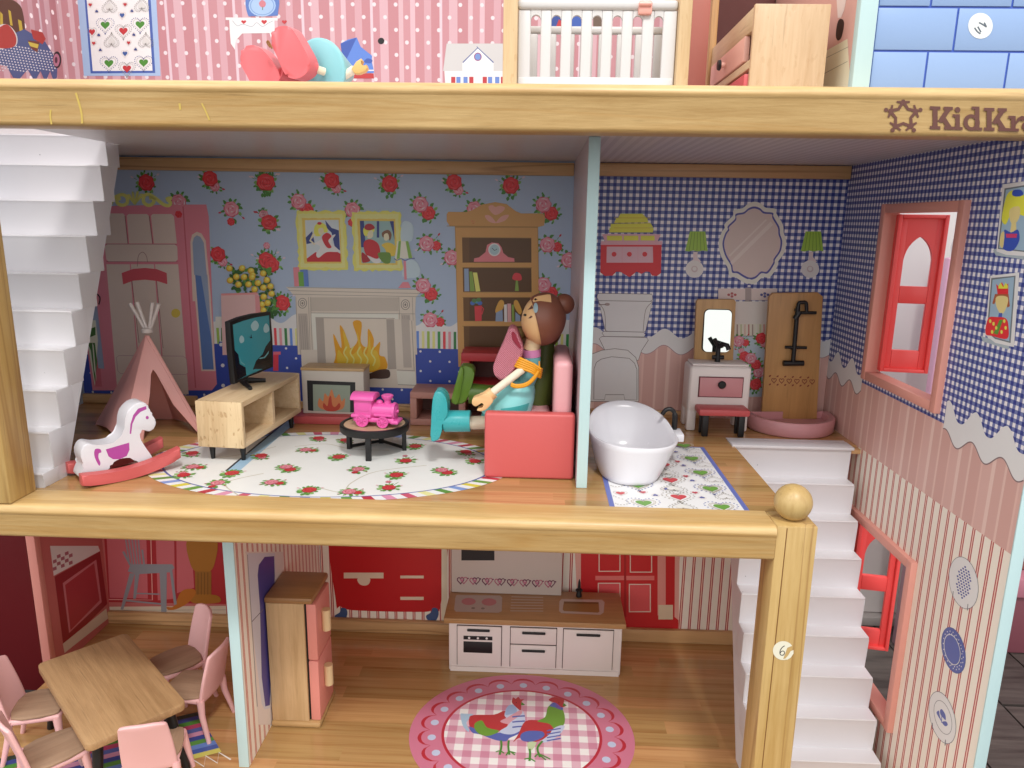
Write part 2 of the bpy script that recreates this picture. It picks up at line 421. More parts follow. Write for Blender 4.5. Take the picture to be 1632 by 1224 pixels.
sw = hp(side_wall(HL, 4.2, 0.66, 1.98, [(0, .55, PINKY), (0.55, 2.6, GY)]), 'side_wall', smooth=0)
sw2 = hp(side_wall(HL, 0, -1.88, -.58, [(HL, -0.0005, REDY)]), 'side_wall', smooth=0)
hp(MB().box(XR-.001, XR+0.071, -0.27, -0.2585, HL, 2.6, r=0.003), 'edge_strip', EDGE, sw)
# --- left side wall (lower room) with a doorway
LWALL = ink('#c86f6c')
swl = hp(MB().box(XL-.07, XL, 1.78, D, HL, -.12), 'side_wall', LWALL, smooth=0)
hp(MB().box(XL-.075, XL+.01, 1.70, 1.779, HL, -.12, r=.01), 'door_jamb', plastic('#d98f84', .5), swl)
hp(MB().box(XL-.07, XL, 0.3, D, 0, HC), 'side_wall', BLUE, smooth=0)
# upper storey left wall, turned slightly
hp(MB().box(-4.3, -4.2, 0.3, D, 2.6, 4.3), 'side_wall', stripe_mat('pink_striped_paper_left', 'y', 0.62, [(p, h) for p, h in PST], 0.4, (0.2, 0.02, '#f4e4e6', 0.104)), smooth=0)

# --- pine rails, posts
def rail(x0, x1, z0, z1, y0, y1, mat, name='rail'):
    # moulded section: rounded nose with a shallow bead under the top edge
    h = z1-z0; r = 0.035
    prof = [(y1, z0+0.01), (y0+0.02, z0), (y0+0.006, z0+0.008), (y0, z0+0.025), (y0, z1-0.075), (y0-0.004, z1-0.068), (y0-0.012, z1-0.055), (y0-0.012, z1-0.042), (y0-0.002, z1-0.018), (y0+0.018, z1-0.004), (y0+0.045, z1), (y1, z1)]
    mb = MB(); n = len(prof)
    vs = [(x0, p[0], p[1]) for p in prof]+[(x1, p[0], p[1]) for p in prof]
    fs = [[i, (i+1) % n, n+(i+1) % n, n+i][::-1] for i in range(n)]+[list(range(n)), list(range(n, 2*n))[::-1]]
    mb.add(vs, fs); return hp(mb, name, mat, smooth=50)
ru = rail(XL-.6, XR+.9, 2.352, 2.612, 0.0, 0.26, PINE)
rm = rail(XL-.6, 1.716, -0.212, 0.018, 0.0, 0.26, PINE2)
# crayon marks on the upper rail
CR = Print('y', -0.001, (0, -1, 0), (0, 0, 3.886), 2)
CR.view(0, 0, 3.886)
for pts, w in (([(315, 680), (312, 720), (320, 770)], 11), ([(470, 575), (490, 640), (505, 700), (510, 765)], 13), ([(1112, 640), (1118, 680)], 13), ([(1250, 640), (1275, 690), (1298, 745)], 10)):
    CR.line('#c4a850', pts, w, curve=4)
CR.build('crayon_mark', ru)
newel = MB().box(1.716, 1.972, 0.0, 0.25, HL, 0.025, r=0.012)
nw = hp(newel, 'newel_post', PINEZ)
hp(MB().ball((1.845, 0.125, 0.138), 0.118, 32), 'ball_finial', wood('#c6a970', '#ab884e', 'z', grain=1.3), nw)
hp(MB().box(1.7755, 1.781, -0.0015, 0.0, HL, 0.012), 'joint_line', ink('#7a5226'), nw, 0)
hp(MB().box(-3.5, -3.19, 0.0, 0.25, 0.018, 2.352, r=0.012), 'post', PINEZ)

hp(MB().box(-3.49, -3.21, -.002, 0.0, .62, .80), 'glue_patch', ink('#a5793a'), house, 0)
# sticker with the number 6
ST = Print('y', -0.002, (0, -1, 0), (1100, 900, 3.779), 1)
ST.poly('#e9e4cf', [(560+62*math.cos(a), 517+57*math.sin(a)) for a in [math.radians(x) for x in range(40, 331, 10)]]+[(585, 500), (572, 535), (560, 568)])
ST.poly('#e9e4cf', [(568, 570), (590, 545), (605, 520), (622, 514), (622, 535), (605, 560), (585, 572)])
ST.line('#2c2c34', [(568, 488), (552, 500), (541, 520), (541, 537), (550, 545), (563, 542), (568, 530), (562, 520), (549, 522), (541, 532)], 5, curve=4)
ST.build('number_sticker', nw)

# --- staircases: one moulded white flight, used twice
def staircase(x0, x1, steps, zb, yback, name):
    """steps: list of (y_front, z_top) from the bottom up, each a moulded step; a sloped side panel behind"""
    root = None
    top = steps[-1]
    # sloping carcass behind the steps
    prof = []
    mb = MB(); b0, b1 = yback
    out = [(x0, steps[0][0]+.04, zb)]
    pts = [(steps[0][0]+.05, zb)]
    for k, (y, z) in enumerate(steps):
        pts.append((y+.05, z-.03))
        if k+1 < len(steps): pts.append((steps[k+1][0]+.05, z-.03))
    pts += [(b1, top[1]-.03), (b1, top[1]-.16), (b0, zb)]
    outl = [Vector((x0+.002, y, z)) for y, z in pts]
    mb.prism(outl, (x1-x0-.004, 0, 0))
    root = hp(mb, name, WHITE)
    pz = zb
    for i, (y, z) in enumerate(steps):
        yn = steps[i+1][0]+.06 if i+1 < len(steps) else b1
        t = MB()
        # riser leaning slightly back, tread with a thin projecting nosing
        fr = [(y+.004, pz-.002), (y+.007, z-.030), (y+.002, z-.020), (y-.003, z-.010), (y, z), (yn, z+.001), (yn, pz-.002)]
        t.prism([Vector((x0, a, b)) for a, b in fr], (x1-x0, 0, 0), r=0.011, seg=3)
        t.build('step', root, WHITE, 22)
        pz = z
    return root
sy = [0.61+0.1446*i for i in range(8)]; sz = [-2.15+0.2685*i for i in range(8)]
st1 = staircase(1.905, 2.90, list(zip(sy, sz))+[(1.765, 0.008)], HL, (0.95, 1.93), 'staircase')
MB().box(1.885, 2.92, 1.93, 1.985, .0015, .009, r=.003).box(1.885, 2.92, 1.75, 1.935, -.011, .013, r=.004).build('landing', st1, WHITE)
sy = [0.30, 0.44]+[0.575+0.1325*i for i in range(8)]; sz = [0.105, 0.37]+[0.635+0.265*i for i in range(8)]
sy = [0.30, .44]+[0.575+0.1325*i for i in range(7)]; sz = [0.105]+[0.37+0.265*i for i in range(8)]
staircase(-4.25, -3.2, [(0.34, .105), (.45, .37), (.58, .64), (.71, .91), (.85, 1.17), (.98, 1.43), (1.12, 1.70), (1.26, 1.96), (1.40, 2.23), (1.50, 2.46)], 0.0, (0.59, 1.68), 'staircase')
# ================================================================== PRINTED WALLPAPER MOTIFS (flat print, traced on the board it is printed on)
PAPER_GAIN = 1.65
BW = ('y', D, (0, -1, 0))
def pr(view, base=1, plane=BW): return Print(*plane, view=view, base=base)
A1, A2, A3, A4 = (0, 0, 3.886), (400, 0, 3.886), (800, 0, 3.886), (1212, 0, 3.886)
A5, A6, A7, A8 = (0, 250, 3.886), (400, 250, 3.886), (640, 250, 3.886), (940, 250, 3.886)
B3, B4, B5, B8 = (0, 560, 3.886), (300, 480, 3.886), (640, 440, 5.1), (1060, 440, 5.1)
PX = (0, 0, 1)

# ---- roses: one mesh per kind, shared by every bouquet on the wall
RED, RED2, PNK, PNK2, GRN, GRN2 = '#c2343a', '#9c262e', '#d47a88', '#e2a6ae', '#3f7033', '#66954c'
LEAF = 1.0
def rose_shapes(kind):
    """list of (colour, outline) in bouquet units, 1.0 = rose radius"""
    rnd = random.Random(hash(kind) if isinstance(kind, int) else sum(map(ord, kind))); out = []
    def leaf(x, y, a, l, w=.42, c=GRN):
        l = l*LEAF if c in (GRN, GRN2) else l
        ca, sa = math.cos(a), math.sin(a); pts = []
        for t, k in ((0, 0), (.25, .75), (.55, 1), (.8, .6), (1, 0), (.8, -.6), (.55, -1), (.25, -.75)):
            pts.append((x+ca*t*l-sa*k*w*l*.5, y+sa*t*l+ca*k*w*l*.5))
        out.append((c, pts))
    def rose(x, y, r, c, c2):
        n = 26; ph = rnd.uniform(0, 6)
        out.append((c2, [(x+r*1.03*(1+.07*math.sin(7*t+ph))*math.cos(t), y+r*1.03*(1+.07*math.sin(7*t+ph))*math.sin(t)) for t in [2*math.pi*i/n for i in range(n)]]))
        out.append((c, [(x+r*.95*(1+.06*math.sin(6*t+ph))*math.cos(t), y+r*.05+r*.93*(1+.06*math.sin(6*t+ph))*math.sin(t)) for t in [2*math.pi*i/n for i in range(n)]]))
        for k in range(9):
            a0 = ph+k*1.9; rr = r*(.82-.075*k); L = 1.25
            o = [(x+rr*math.cos(a0+L*i/6), y+rr*math.sin(a0+L*i/6)) for i in range(7)]
            o += [(x+(rr-.11*r*math.sin(math.pi*i/6))*math.cos(a0+L*i/6), y+(rr-.11*r*math.sin(math.pi*i/6))*math.sin(a0+L*i/6)) for i in range(6, -1, -1)]
            out.append(((c2 if k % 2 else ('#d4545a' if c == RED else '#eab8bc')), o))
    def bud(x, y, a, c, st=True):
        ca, sa = math.cos(a), math.sin(a)
        if st: leaf(x-ca*.5, y-sa*.5, a, .6, .12, GRN)
        leaf(x, y, a, .48, .5, c)
    def ring(x, y, r, a0, a1, n, l=.62):
        for i in range(n):
            a = math.radians(a0+(a1-a0)*i/max(1, n-1))+rnd.uniform(-.12, .12)
            leaf(x+math.cos(a)*r*.85, y+math.sin(a)*r*.85, a+rnd.uniform(-.5, .5), l*rnd.uniform(.75, 1.15), rnd.uniform(.5, .75), GRN if i % 3 else GRN2)
            if i % 2: leaf(x+math.cos(a)*r*1.2, y+math.sin(a)*r*1.2, a+rnd.uniform(-.9, .9), l*.7, .6, GRN)
    if kind == 'a':
        ring(0, 0, 1, 20, 200, 8); ring(0, 0, 1, 200, 330, 5); bud(1.35, .9, .5, PNK2); bud(-1.6, .55, 2.7, PNK2); rose(0, 0, 1, RED, RED2); leaf(-.3, -1.3, -1.8, .6, .7); leaf(.1, -1.2, -1.2, .6, .7)
    elif kind == 'b':
        ring(0, .3, .95, 130, 260, 5); ring(.6, -.7, .6, 190, 400, 6, .5); bud(1.4, -.9, -.3, '#a83a4a'); bud(-1.2, .4, 2.8, PNK2); rose(.55, -.65, .6, PNK, '#a84a5c'); rose(0, .3, .95, RED, RED2)
    elif kind == 'c':
        ring(-.45, .45, .95, 60, 280, 8); ring(.55, -.6, .85, 200, 420, 8); rose(.55, -.6, .85, RED, RED2); rose(-.45, .45, .95, PNK, '#a84a5c')
    elif kind == 'd':
        ring(0, .4, .95, -20, 220, 9); leaf(.2, -.7, -1.2, .8, .6); bud(-1.3, 0, 3.3, '#a83a4a'); bud(1.3, -.5, -.7, '#a83a4a'); rose(0, .4, .95, PNK, '#a84a5c'); rose(-.15, -1.15, .48, RED, RED2)
    elif kind == 'e':
        ring(.15, -.3, .9, 170, 400, 8); bud(-1.3, .9, 2.8, RED2); bud(1.1, -1.0, -.7, PNK2); ring(-.5, .75, .5, 60, 150, 3, .4); rose(-.5, .7, .5, PNK, '#a84a5c'); rose(.15, -.3, .9, RED, RED2)
    elif kind == 'f':
        ring(-.3, 0, .95, 30, 330, 9); bud(1.15, 1.0, .9, RED2); bud(-1.4, -.7, 3.6, PNK2); ring(.9, -.3, .5, 280, 420, 4, .5); rose(.95, -.25, .6, RED, RED2); rose(-.3, 0, .95, PNK, '#a84a5c')
    elif kind == 'g':
        leaf(-.15, .9, 1.75, 1.6, .06); leaf(.3, .8, 1.2, 1.3, .06); ring(0, 0, 1, 20, 200, 8); ring(0, 0, 1, 200, 340, 4); rose(-.55, 2.3, .42, PNK, '#a84a5c'); bud(1.4, .7, .3, PNK2); bud(-1.6, .6, 2.9, PNK2); rose(0, -.1, .95, RED, RED2)
    return out
_rm = {}
def rose_mesh(kind, flat='y', size=1.0):
    key = (kind, flat, size)
    if key not in _rm:
        mb = MB(); l = 0
        for c, o in rose_shapes(kind):
            o = [(p[0]*size, p[1]*size) for p in o]
            A = sum(o[i][0]*o[(i+1) % len(o)][1]-o[(i+1) % len(o)][0]*o[i][1] for i in range(len(o)))
            if A < 0: o = o[::-1]
            h = 0.0005+l*0.00012; l += 1
            mb.add([(p[0], -h, p[1]) if flat == 'y' else (p[0], p[1], h) for p in o], [list(range(len(o)))], ink(c, .5))
        me = bpy.data.meshes.new('rose_print'); me.from_pydata(mb.v, [], mb.f)
        for x in mb.mats: me.materials.append(x)
        me.polygons.foreach_set('material_index', mb.m); me.update(); _rm[key] = me
    return _rm[key]
def put_rose(kind, P, parent, flat='y', size=.1, rot=0, sc=(1, 1, 1)):
    o = bpy.data.objects.new('rose_print', rose_mesh(kind, flat, size)); COL.objects.link(o); o.parent = parent
    o.location = Vector(P) - parent_world(parent).translation; o.scale = sc
    o.rotation_euler = (0, rot, 0) if flat == 'y' else (0, 0, rot)
    return o
R_ = .074
for view, lst in ((A6, [('a', 100, 158), ('b', 500, 118), ('a', 860, 168), ('b', 1258, 126), ('a', 1610, 178), ('c', 318, 300), ('d', 630, 350), ('c', 1072, 318), ('d', 1385, 345), ('e', 110, 392), ('f', 1102, 538), ('g', 130, 662), ('f', 1258, 625), ('c', 1088, 820), ('f', 1125, 1010), ('a', 195, 905)]),
                  (A7, [('c', 900, 320), ('f', 918, 545), ('c', 900, 815), ('f', 1050, 640)]), (A5, [('a', 908, 160), ('b', 1300, 112), ('a', 1640, 158), ('d', 1435, 345), ('e', 1655, 392), ('b', 1352, 618), ('d', 1110, 300), ('a', 1650, 640)])):
    for k, x, y in lst:
        P = at(view[0]+x/view[2], view[1]+y/view[2], 'y', D)
        if P.z < 2.19: put_rose(k, P, wl, size=R_)
        else: put_rose(k, (P.x, P.y, min(P.z, 2.18)), wl, size=R_)

# ---- dado: cream wavy border, striped band, navy with dots (left room)
NAVY, CREAM = '#2b3f8c', '#ddd3bd'
STR = ['#d3c472', '#2f7a3c', '#c23c44', '#c77f88', '#2f6a3a', '#5577b8', '#d9cf7c', '#7f9c44']
def dado(name, x0, x1, ztop_px, parent, seed, period=28.0, bot=None):
    """x0,x1 photo columns on the wall, built in wall units"""
    a = at(x0, ztop_px, 'y', D); b = at(x1, ztop_px, 'y', D); zt = 0.90
    p = Print('y', D, (0, -1, 0), base=6)
    def q(x, z): return (x, z)
    class WP(Print):
        def P(s, pt): return Vector((pt[0], D, pt[1])) + s.n*(EPS*s.l)
    p = WP('y', D, (0, -1, 0), base=6)
    n = int((b.x-a.x)/.02)+2; xs = [a.x+(b.x-a.x)*i/n for i in range(n+1)]
    wv = lambda x: zt-.005+.045*math.sin(2*math.pi*(x+.26)/.33)
    p.poly(CREAM, [(x, wv(x)) for x in xs]+[(b.x, .56), (a.x, .56)])
    k = math.floor(a.x/.052)
    while k*.052 < b.x:
        x = k*.052
        if x+.026 > a.x: p.poly(STR[k % 8], [(max(x, a.x), .63), (min(x+.026, b.x), .63), (min(x+.026, b.x), .80), (max(x, a.x), .80)], up=False)
        k += 1
    p.l += .2; p.poly(NAVY, [(a.x, .07), (b.x, .07), (b.x, .63), (a.x, .63)])
    for r in range(6):
        z = .60-r*.098
        x = math.floor(a.x/.19)*.19+(r % 2)*.095
        while x < b.x:
            if x > a.x+.01 and z > .08: p.poly('#cfd0dc', [(x+.012*math.cos(t), z+.012*math.sin(t)) for t in [i*.7854 for i in range(8)]], up=False)
            x += .19
    return p.build(name, parent)
dado('dado_print', 60, 920, 530, wl, 1)

# ---- wardrobe
W_ = pr(PX, 8)
PK, PKD, CRM = '#c8707c', '#ae5a66', '#c9aa9f'
W_.poly(PK, [(150, 330), (186, 328), (290, 326), (329, 326), (333, 345), (342, 560), (346, 612), (338, 622), (148, 622), (140, 560)])
W_.poly('#a9545f', [(291, 329), (293, 329), (313, 618), (311, 618)])
W_.poly(PKD, [(141, 470), (150, 470), (163, 616), (150, 616)])
W_.view(100, 250, 5.323)
W_.poly(CRM, [(320, 480), (515, 480), (530, 500), (555, 735), (345, 735)]).poly(CRM, [(545, 500), (560, 485), (715, 485), (738, 505), (760, 735), (565, 735)]).poly(CRM, [(750, 500), (765, 485), (925, 485), (945, 505), (970, 735), (775, 735)])
W_.poly(CRM, [(358, 760), (380, 742), (950, 742), (973, 760), (978, 870), (960, 888), (395, 890), (372, 870)])
W_.view(0, 250, 3.886)
for a in ([(660, 665), (805, 665), (870, 1470), (730, 1470)], [(812, 665), (955, 665), (1020, 1470), (878, 1470)], [(962, 665), (1105, 665), (1170, 1470), (1028, 1470)]): W_.poly(CRM, a)
W_.view(100, 440, 4.708)
W_.poly(CRM, [(405, 610), (425, 595), (905, 600), (930, 620), (940, 725), (925, 738), (435, 730), (415, 710)])
W_.line('#96707a'.replace(' ', ''), [(405, 610), (425, 595), (905, 600), (930, 620), (940, 725), (925, 738), (435, 730), (415, 710)], 3, closed=True)
W_.line('#7d4a44', [(358+0, 742)] and [(520, 20), (575, 500)], 4).line('#7d4a44', [(705, 20), (755, 540)], 4)
W_.ell('#d2a548', 850, 278, 34, 34)
W_.view(100, 250, 5.323)
W_.line('#7d4a44', [(358, 740), (968, 742)], 3).line('#7d4a44', [(372, 888), (978, 890)], 3)
W_.line('#7d4a44', [(530, 500), (555, 735)], 5).line('#7d4a44', [(735, 500), (765, 735)], 5)
W_.poly('#b04a52', [(503, 985), (600, 950), (700, 942), (800, 952), (884, 985), (890, 1080), (800, 1052), (700, 1042), (600, 1050), (515, 1082)])
W_.line('#8d6a62', [(635, 930), (645, 840), (680, 808), (712, 840), (722, 895)], 5, curve=4)
# mirror panel on its side
W_.poly('#c9a79c', [(1105, 1224), (1085, 720), (1100, 660), (1140, 635), (1180, 650), (1215, 710), (1262, 1224)])
W_.poly('#7d8aa0', [(1128, 1224), (1103, 730), (1115, 685), (1140, 665), (1172, 680), (1200, 730), (1245, 1224)])
W_.view(100, 440, 4.708)
W_.poly('#c9a79c', [(980, -10), (1100, -10), (1150, 712), (1042, 712)]).poly('#7d8aa0', [(996, -10), (1088, -10), (1135, 700), (1052, 700)])
W_.poly('#4d6796', [(996, -10), (1040, 0), (1118, 480), (1135, 700), (1052, 700)])
W_.poly('#7d8aa0', [(215, 200), (250, 130), (315, 695), (270, 690)])
# gold scrolls
W_.view(100, 250, 5.323)
G = '#e6c068'
W_.line(G, [(410, 400), (440, 350), (500, 320), (545, 340), (550, 390), (510, 410), (470, 395), (465, 365), (495, 350)], 30, curve=3)
W_.line(G, [(930, 350), (885, 355), (915, 385), (905, 412), (860, 405), (800, 360), (740, 320), (695, 330), (690, 385), (735, 412), (775, 385), (765, 350), (735, 350)], 30, curve=3)
for dx, dy in ((-45, -70), (-15, -92), (20, -95), (50, -75)): W_.line(G, [(615, 405), (615+dx*.6, 405+dy*.7), (615+dx, 405+dy*1.15), (615+dx*1.3, 380+dy*.7), (612, 400)], 14, curve=3)
W_.build('printed_wardrobe', wl)
U_ = pr((100, 440, 4.708), 16)
U_.line('#141018', [(235, 135), (262, 135), (283, 165), (275, 212)], 9, curve=3).line('#141018', [(222, 230), (212, 320)], 12)
U_.poly('#ccc6a8', [(205, 330), (250, 330), (268, 480), (245, 830), (185, 480)]).poly('#39602c', [(195, 400), (248, 380), (250, 440), (205, 460)]).poly('#39602c', [(190, 500), (245, 500), (262, 640), (245, 800), (215, 560)]).poly('#ccc6a8', [(225, 500), (235, 520), (258, 790), (240, 700)])
U_.build('printed_umbrella', wl)

# ---- vase of yellow roses on a pale stool
V_ = pr(A6, 9)
rnd = random.Random(4)
for i in range(150):
    y = rnd.uniform(690, 985); x = rnd.uniform(-120+max(0, y-800)*.75, 125+max(0, y-760)*.25)
    V_.ell('#2c5228' if i % 3 else '#4d7a38', x, y, rnd.uniform(14, 22), rnd.uniform(7, 11), rnd.uniform(0, 180), 8)
for x, y in ((-120, 700), (-60, 690), (0, 705), (-95, 745), (-35, 740), (25, 735), (75, 720), (-10, 780), (50, 775), (105, 770), (85, 815), (135, 805), (35, 820), (80, 860), (125, 850), (70, 905), (110, 895), (90, 940), (5, 735), (-130, 760), (-70, 785)):
    x += rnd.uniform(-10, 10); y += rnd.uniform(-10, 10)
    if True: V_.ell('#a88428', x, y, 21, 20, 0, 10).ell('#c9a63e', x+2, y-3, 16, 15, 0, 9).ell('#d8bd62', x+4, y-6, 7, 7, 0, 7)
V_.view(0, 250, 3.886).poly('#d39a98', [(1375, 845), (1600, 838), (1612, 860), (1640, 1224), (1385, 1224)]).poly('#c07c7c', [(1375, 845), (1600, 838), (1604, 850), (1380, 858)]).poly('#b87d80', [(1585, 850), (1612, 860), (1640, 1224), (1600, 1224)])
V_.build('printed_flower_vase', wl)
B_ = pr((300, 480, 3.886), 11)
B_.rect('#d0c6b2', 170, 95, 260, 165).rect('#31682f', 205, 165, 216, 245).rect('#5a74a8', 225, 165, 240, 245).rect(NAVY, 192, 250, 265, 560)
for x, y in ((205, 268), (215, 397), (218, 522)): B_.ell('#cfd0dc', x, y, 12, 12, 0, 8)
B_.rect('#b03040', 528, 330, 560, 430).rect('#c25a68', 528, 312, 574, 330)
B_.build('printed_radiator_books', wl)

# ---- two gilt framed paintings, mantel books and lamp
F_ = pr(A6, 9)
def wob(x0, y0, x1, y1, a=5, s=1):
    r = random.Random(s); o = []
    for i in range(16): o.append((x0+(x1-x0)*i/16+r.uniform(-a, a), y0+r.uniform(-a, a)+(y1-y0)*0))
    for i in range(16): o.append((x1+r.uniform(-a, a), y0+(y1-y0)*i/16))
    for i in range(16): o.append((x1-(x1-x0)*i/16, y1+r.uniform(-a, a)))
    for i in range(16): o.append((x0+r.uniform(-a, a), y1-(y1-y0)*i/16))
    return o
def skew(pts, cx, k): return [(x+(y-500)*k, y) for x, y in pts]
F_.poly('#d4b75e', skew(wob(285, 335, 590, 700, 7, 2), 0, .055)).poly('#e2ca78', skew(wob(300, 352, 575, 684, 4, 3), 0, .055)).poly('#c4a44c', skew(wob(322, 380, 556, 660, 2, 4), 0, .055))
F_.poly('#aab4bc', [(335, 392), (543, 390), (558, 650), (348, 650)])
F_.poly('#27346e', [(460, 392), (500, 440), (545, 455), (552, 580), (520, 560), (500, 470), (470, 440)]).poly('#27346e', [(340, 500), (380, 460), (395, 530), (345, 540)])
F_.poly('#a3232c', [(346, 630), (400, 590), (450, 600), (510, 570), (555, 600), (558, 650), (348, 650)]).smooth('#dccabb', [(405, 600), (430, 560), (400, 540), (350, 545), (400, 530), (440, 510), (475, 500), (525, 480), (500, 530), (548, 585), (470, 590), (420, 625)])
F_.smooth('#a3232c', [(440, 500), (470, 470), (500, 490), (480, 520), (500, 560), (470, 560)]).smooth('#e0c74e', [(395, 430), (430, 405), (465, 425), (475, 465), (440, 470), (430, 490), (395, 485)]).smooth('#e2b49a', [(420, 445), (445, 440), (452, 470), (435, 485), (420, 470)]).ell('#a3232c', 425, 412, 14, 9)
F_.poly('#e2b49a', [(385, 470), (400, 480), (372, 515), (400, 540), (395, 548), (362, 520)])
F_.poly('#d4b75e', skew(wob(630, 338, 933, 705, 7, 5), 0, .045)).poly('#e2ca78', skew(wob(645, 354, 918, 690, 4, 6), 0, .045)).poly('#c4a44c', skew(wob(664, 384, 900, 668, 2, 7), 0, .045))
F_.poly('#7d9a9a', [(675, 396), (885, 398), (896, 658), (686, 658)]).poly('#27346e', [(675, 396), (700, 396), (712, 560), (683, 560)]).rect('#27346e', 780, 398, 795, 500).poly('#27346e', [(860, 398), (885, 398), (890, 520), (880, 470)])
F_.smooth('#a3232c', [(700, 530), (740, 510), (790, 540), (800, 610), (760, 640), (710, 600)]).smooth('#8d1e26', [(688, 640), (690, 590), (740, 640), (700, 656)]).smooth('#e0c74e', [(700, 440), (750, 430), (765, 460), (720, 490), (700, 480)]).smooth('#8d1e26', [(705, 445), (712, 420), (745, 415), (768, 440), (735, 455)]).smooth('#e2b49a', [(728, 465), (752, 455), (757, 490), (740, 505), (722, 500)])
F_.smooth('#dccabb', [(720, 610), (770, 630), (805, 630), (800, 655), (760, 655)]).smooth('#c9a13c', [(810, 545), (850, 530), (890, 550), (892, 610), (850, 610), (830, 570)]).smooth('#6b4a34', [(812, 470), (850, 452), (872, 480), (860, 520), (845, 480), (820, 500)]).smooth('#e2b49a', [(826, 480), (848, 474), (856, 505), (840, 520), (825, 510)]).smooth('#54742f', [(785, 600), (830, 590), (865, 600), (862, 655), (820, 655)])
F_.build('printed_paintings', wl)
K_ = pr(A6, 11)
K_.poly('#c4727c', [(262, 685), (300, 682), (304, 802), (270, 802)]).poly('#4f6ba6', [(305, 700), (352, 698), (360, 802), (310, 802)]).poly('#5a8a3a', [(293, 712), (325, 712), (331, 802), (299, 802)])
K_.build('printed_books', wl)
L_ = pr(A6, 12)
L_.smooth('#9eb0c0', [(940, 405), (990, 408), (1008, 450), (995, 520), (930, 520)]).smooth('#9eb0c0', [(960, 640), (1020, 645), (1050, 700), (1030, 745), (940, 740)])
L_.poly('#c4727c', [(945, 640), (960, 640), (966, 760), (950, 760)]).poly('#c4727c', [(912, 812), (940, 775), (975, 775), (992, 812)])
L_.poly('#d9d2ae', [(908, 522), (975, 522), (1002, 628), (890, 632)])
for a, b, c, d in ((915, 930, 903, 922), (958, 975, 978, 1000)): L_.poly('#6d9440', [(a, 522), (b, 522), (d, 630), (c, 632)])
L_.line('#55588a', [(888, 628), (905, 640), (930, 630), (955, 642), (980, 632), (1015, 628)], 6, curve=3)
L_.build('printed_lamp', wl)

# ---- printed mantelpiece with its fire
M_ = pr(A6, 9)
S1, S2, S3 = '#b3aba0', '#a1998f', '#6f6963'
M_.poly(S1, [(275, 855), (1022, 865), (1018, 960), (1030, 1224), (290, 1224)])
M_.poly(S1, [(218, 805), (1058, 820), (1045, 845), (1022, 868), (262, 855), (240, 828)])
for y in ((808, 822), (828, 846), (850, 866)): M_.line(S3, [(228, y[0]), (1052, y[1])], 2.5)
M_.rect(S2, 372, 870, 915, 955)
M_.poly('#9a928a', [(292, 970), (350, 970), (366, 1224), (304, 1224)]).poly('#9a928a', [(930, 975), (985, 978), (1004, 1224), (944, 1224)])
for x in (305, 318, 331, 342, 943, 956, 970, 980): M_.line('#837c75', [(x-3, 985), (x+12, 1224)], 3)
M_.poly('#c3bbb0', [(372, 966), (912, 972), (920, 1224), (392, 1224)]).poly('#8f877f', [(400, 992), (890, 998), (905, 1224), (415, 1224)]).poly('#b5aca0', [(450, 1002), (838, 1005), (846, 1224), (460, 1224)])
for cx, cy in ((320, 906), (957, 915)): M_.ell(S3, cx, cy, 28, 33).ell(S1, cx, cy, 24, 29).ell(S3, cx, cy, 16, 20).ell(S1, cx, cy, 12, 16).ell(S3, cx, cy, 6, 8)
for x in (280, 357, 370, 917, 1000): M_.line(S3, [(x, 868), (x+12, 1224)], 2)
M_.line(S3, [(372, 966), (1015, 972)], 2.5)
M_.view(300, 480, 3.886)
M_.poly(S1, [(668, 100), (1400, 120), (1420, 520), (700, 510)][:0] or [(700, 300), (800, 300), (805, 420), (705, 420)])
M_.poly(S1, [(1228, 105), (1400, 120), (1415, 540), (1090, 530), (1090, 420), (1228, 420)]).poly('#8f877f', [(1228, 110), (1275, 112), (1290, 420), (1235, 420)]).poly('#b5aca0', [(840, 105), (1228, 110), (1240, 440), (855, 440)]).poly('#8f877f', [(790, 105), (840, 105), (855, 400), (805, 400)])
M_.poly('#9a928a', [(1320, 110), (1370, 112), (1385, 410), (1335, 410)]).line(S3, [(1295, 425), (1405, 430)], 3).line(S3, [(1385, 120), (1400, 425)], 3)
M_.poly('#c3bbb0', [(1290, 430), (1405, 435), (1412, 520), (1300, 515)]).line(S3, [(1300, 515), (1420, 520)], 3)
Y1, Y2, Y3 = '#b98414', '#c39a2c', '#cdb468'
M_.smooth(Y1, [(920, 430), (915, 330), (900, 200), (950, 290), (940, 150), (975, 200), (1000, 290), (1050, 240), (1020, 130), (1075, 130), (1070, 250), (1110, 280), (1115, 170), (1150, 230), (1150, 290), (1190, 250), (1185, 330), (1222, 350), (1210, 430)], 4)
M_.smooth(Y2, [(950, 420), (930, 300), (975, 340), (960, 180), (1000, 270), (1010, 330), (1055, 290), (1045, 190), (1062, 240), (1080, 320), (1110, 320), (1125, 210), (1135, 300), (1170, 310), (1175, 420)], 4)
for x in (975, 1015, 1060, 1100, 1145): M_.line(Y3, [(x, 400), (x+14, 360), (x-10, 320), (x+8, 280)], 9, curve=3)
M_.smooth('#3a2620', [(1110, 455), (1140, 440), (1190, 422), (1245, 425), (1248, 470), (1200, 480), (1150, 478), (1115, 482)], 3)
M_.build('printed_mantelpiece', wl)

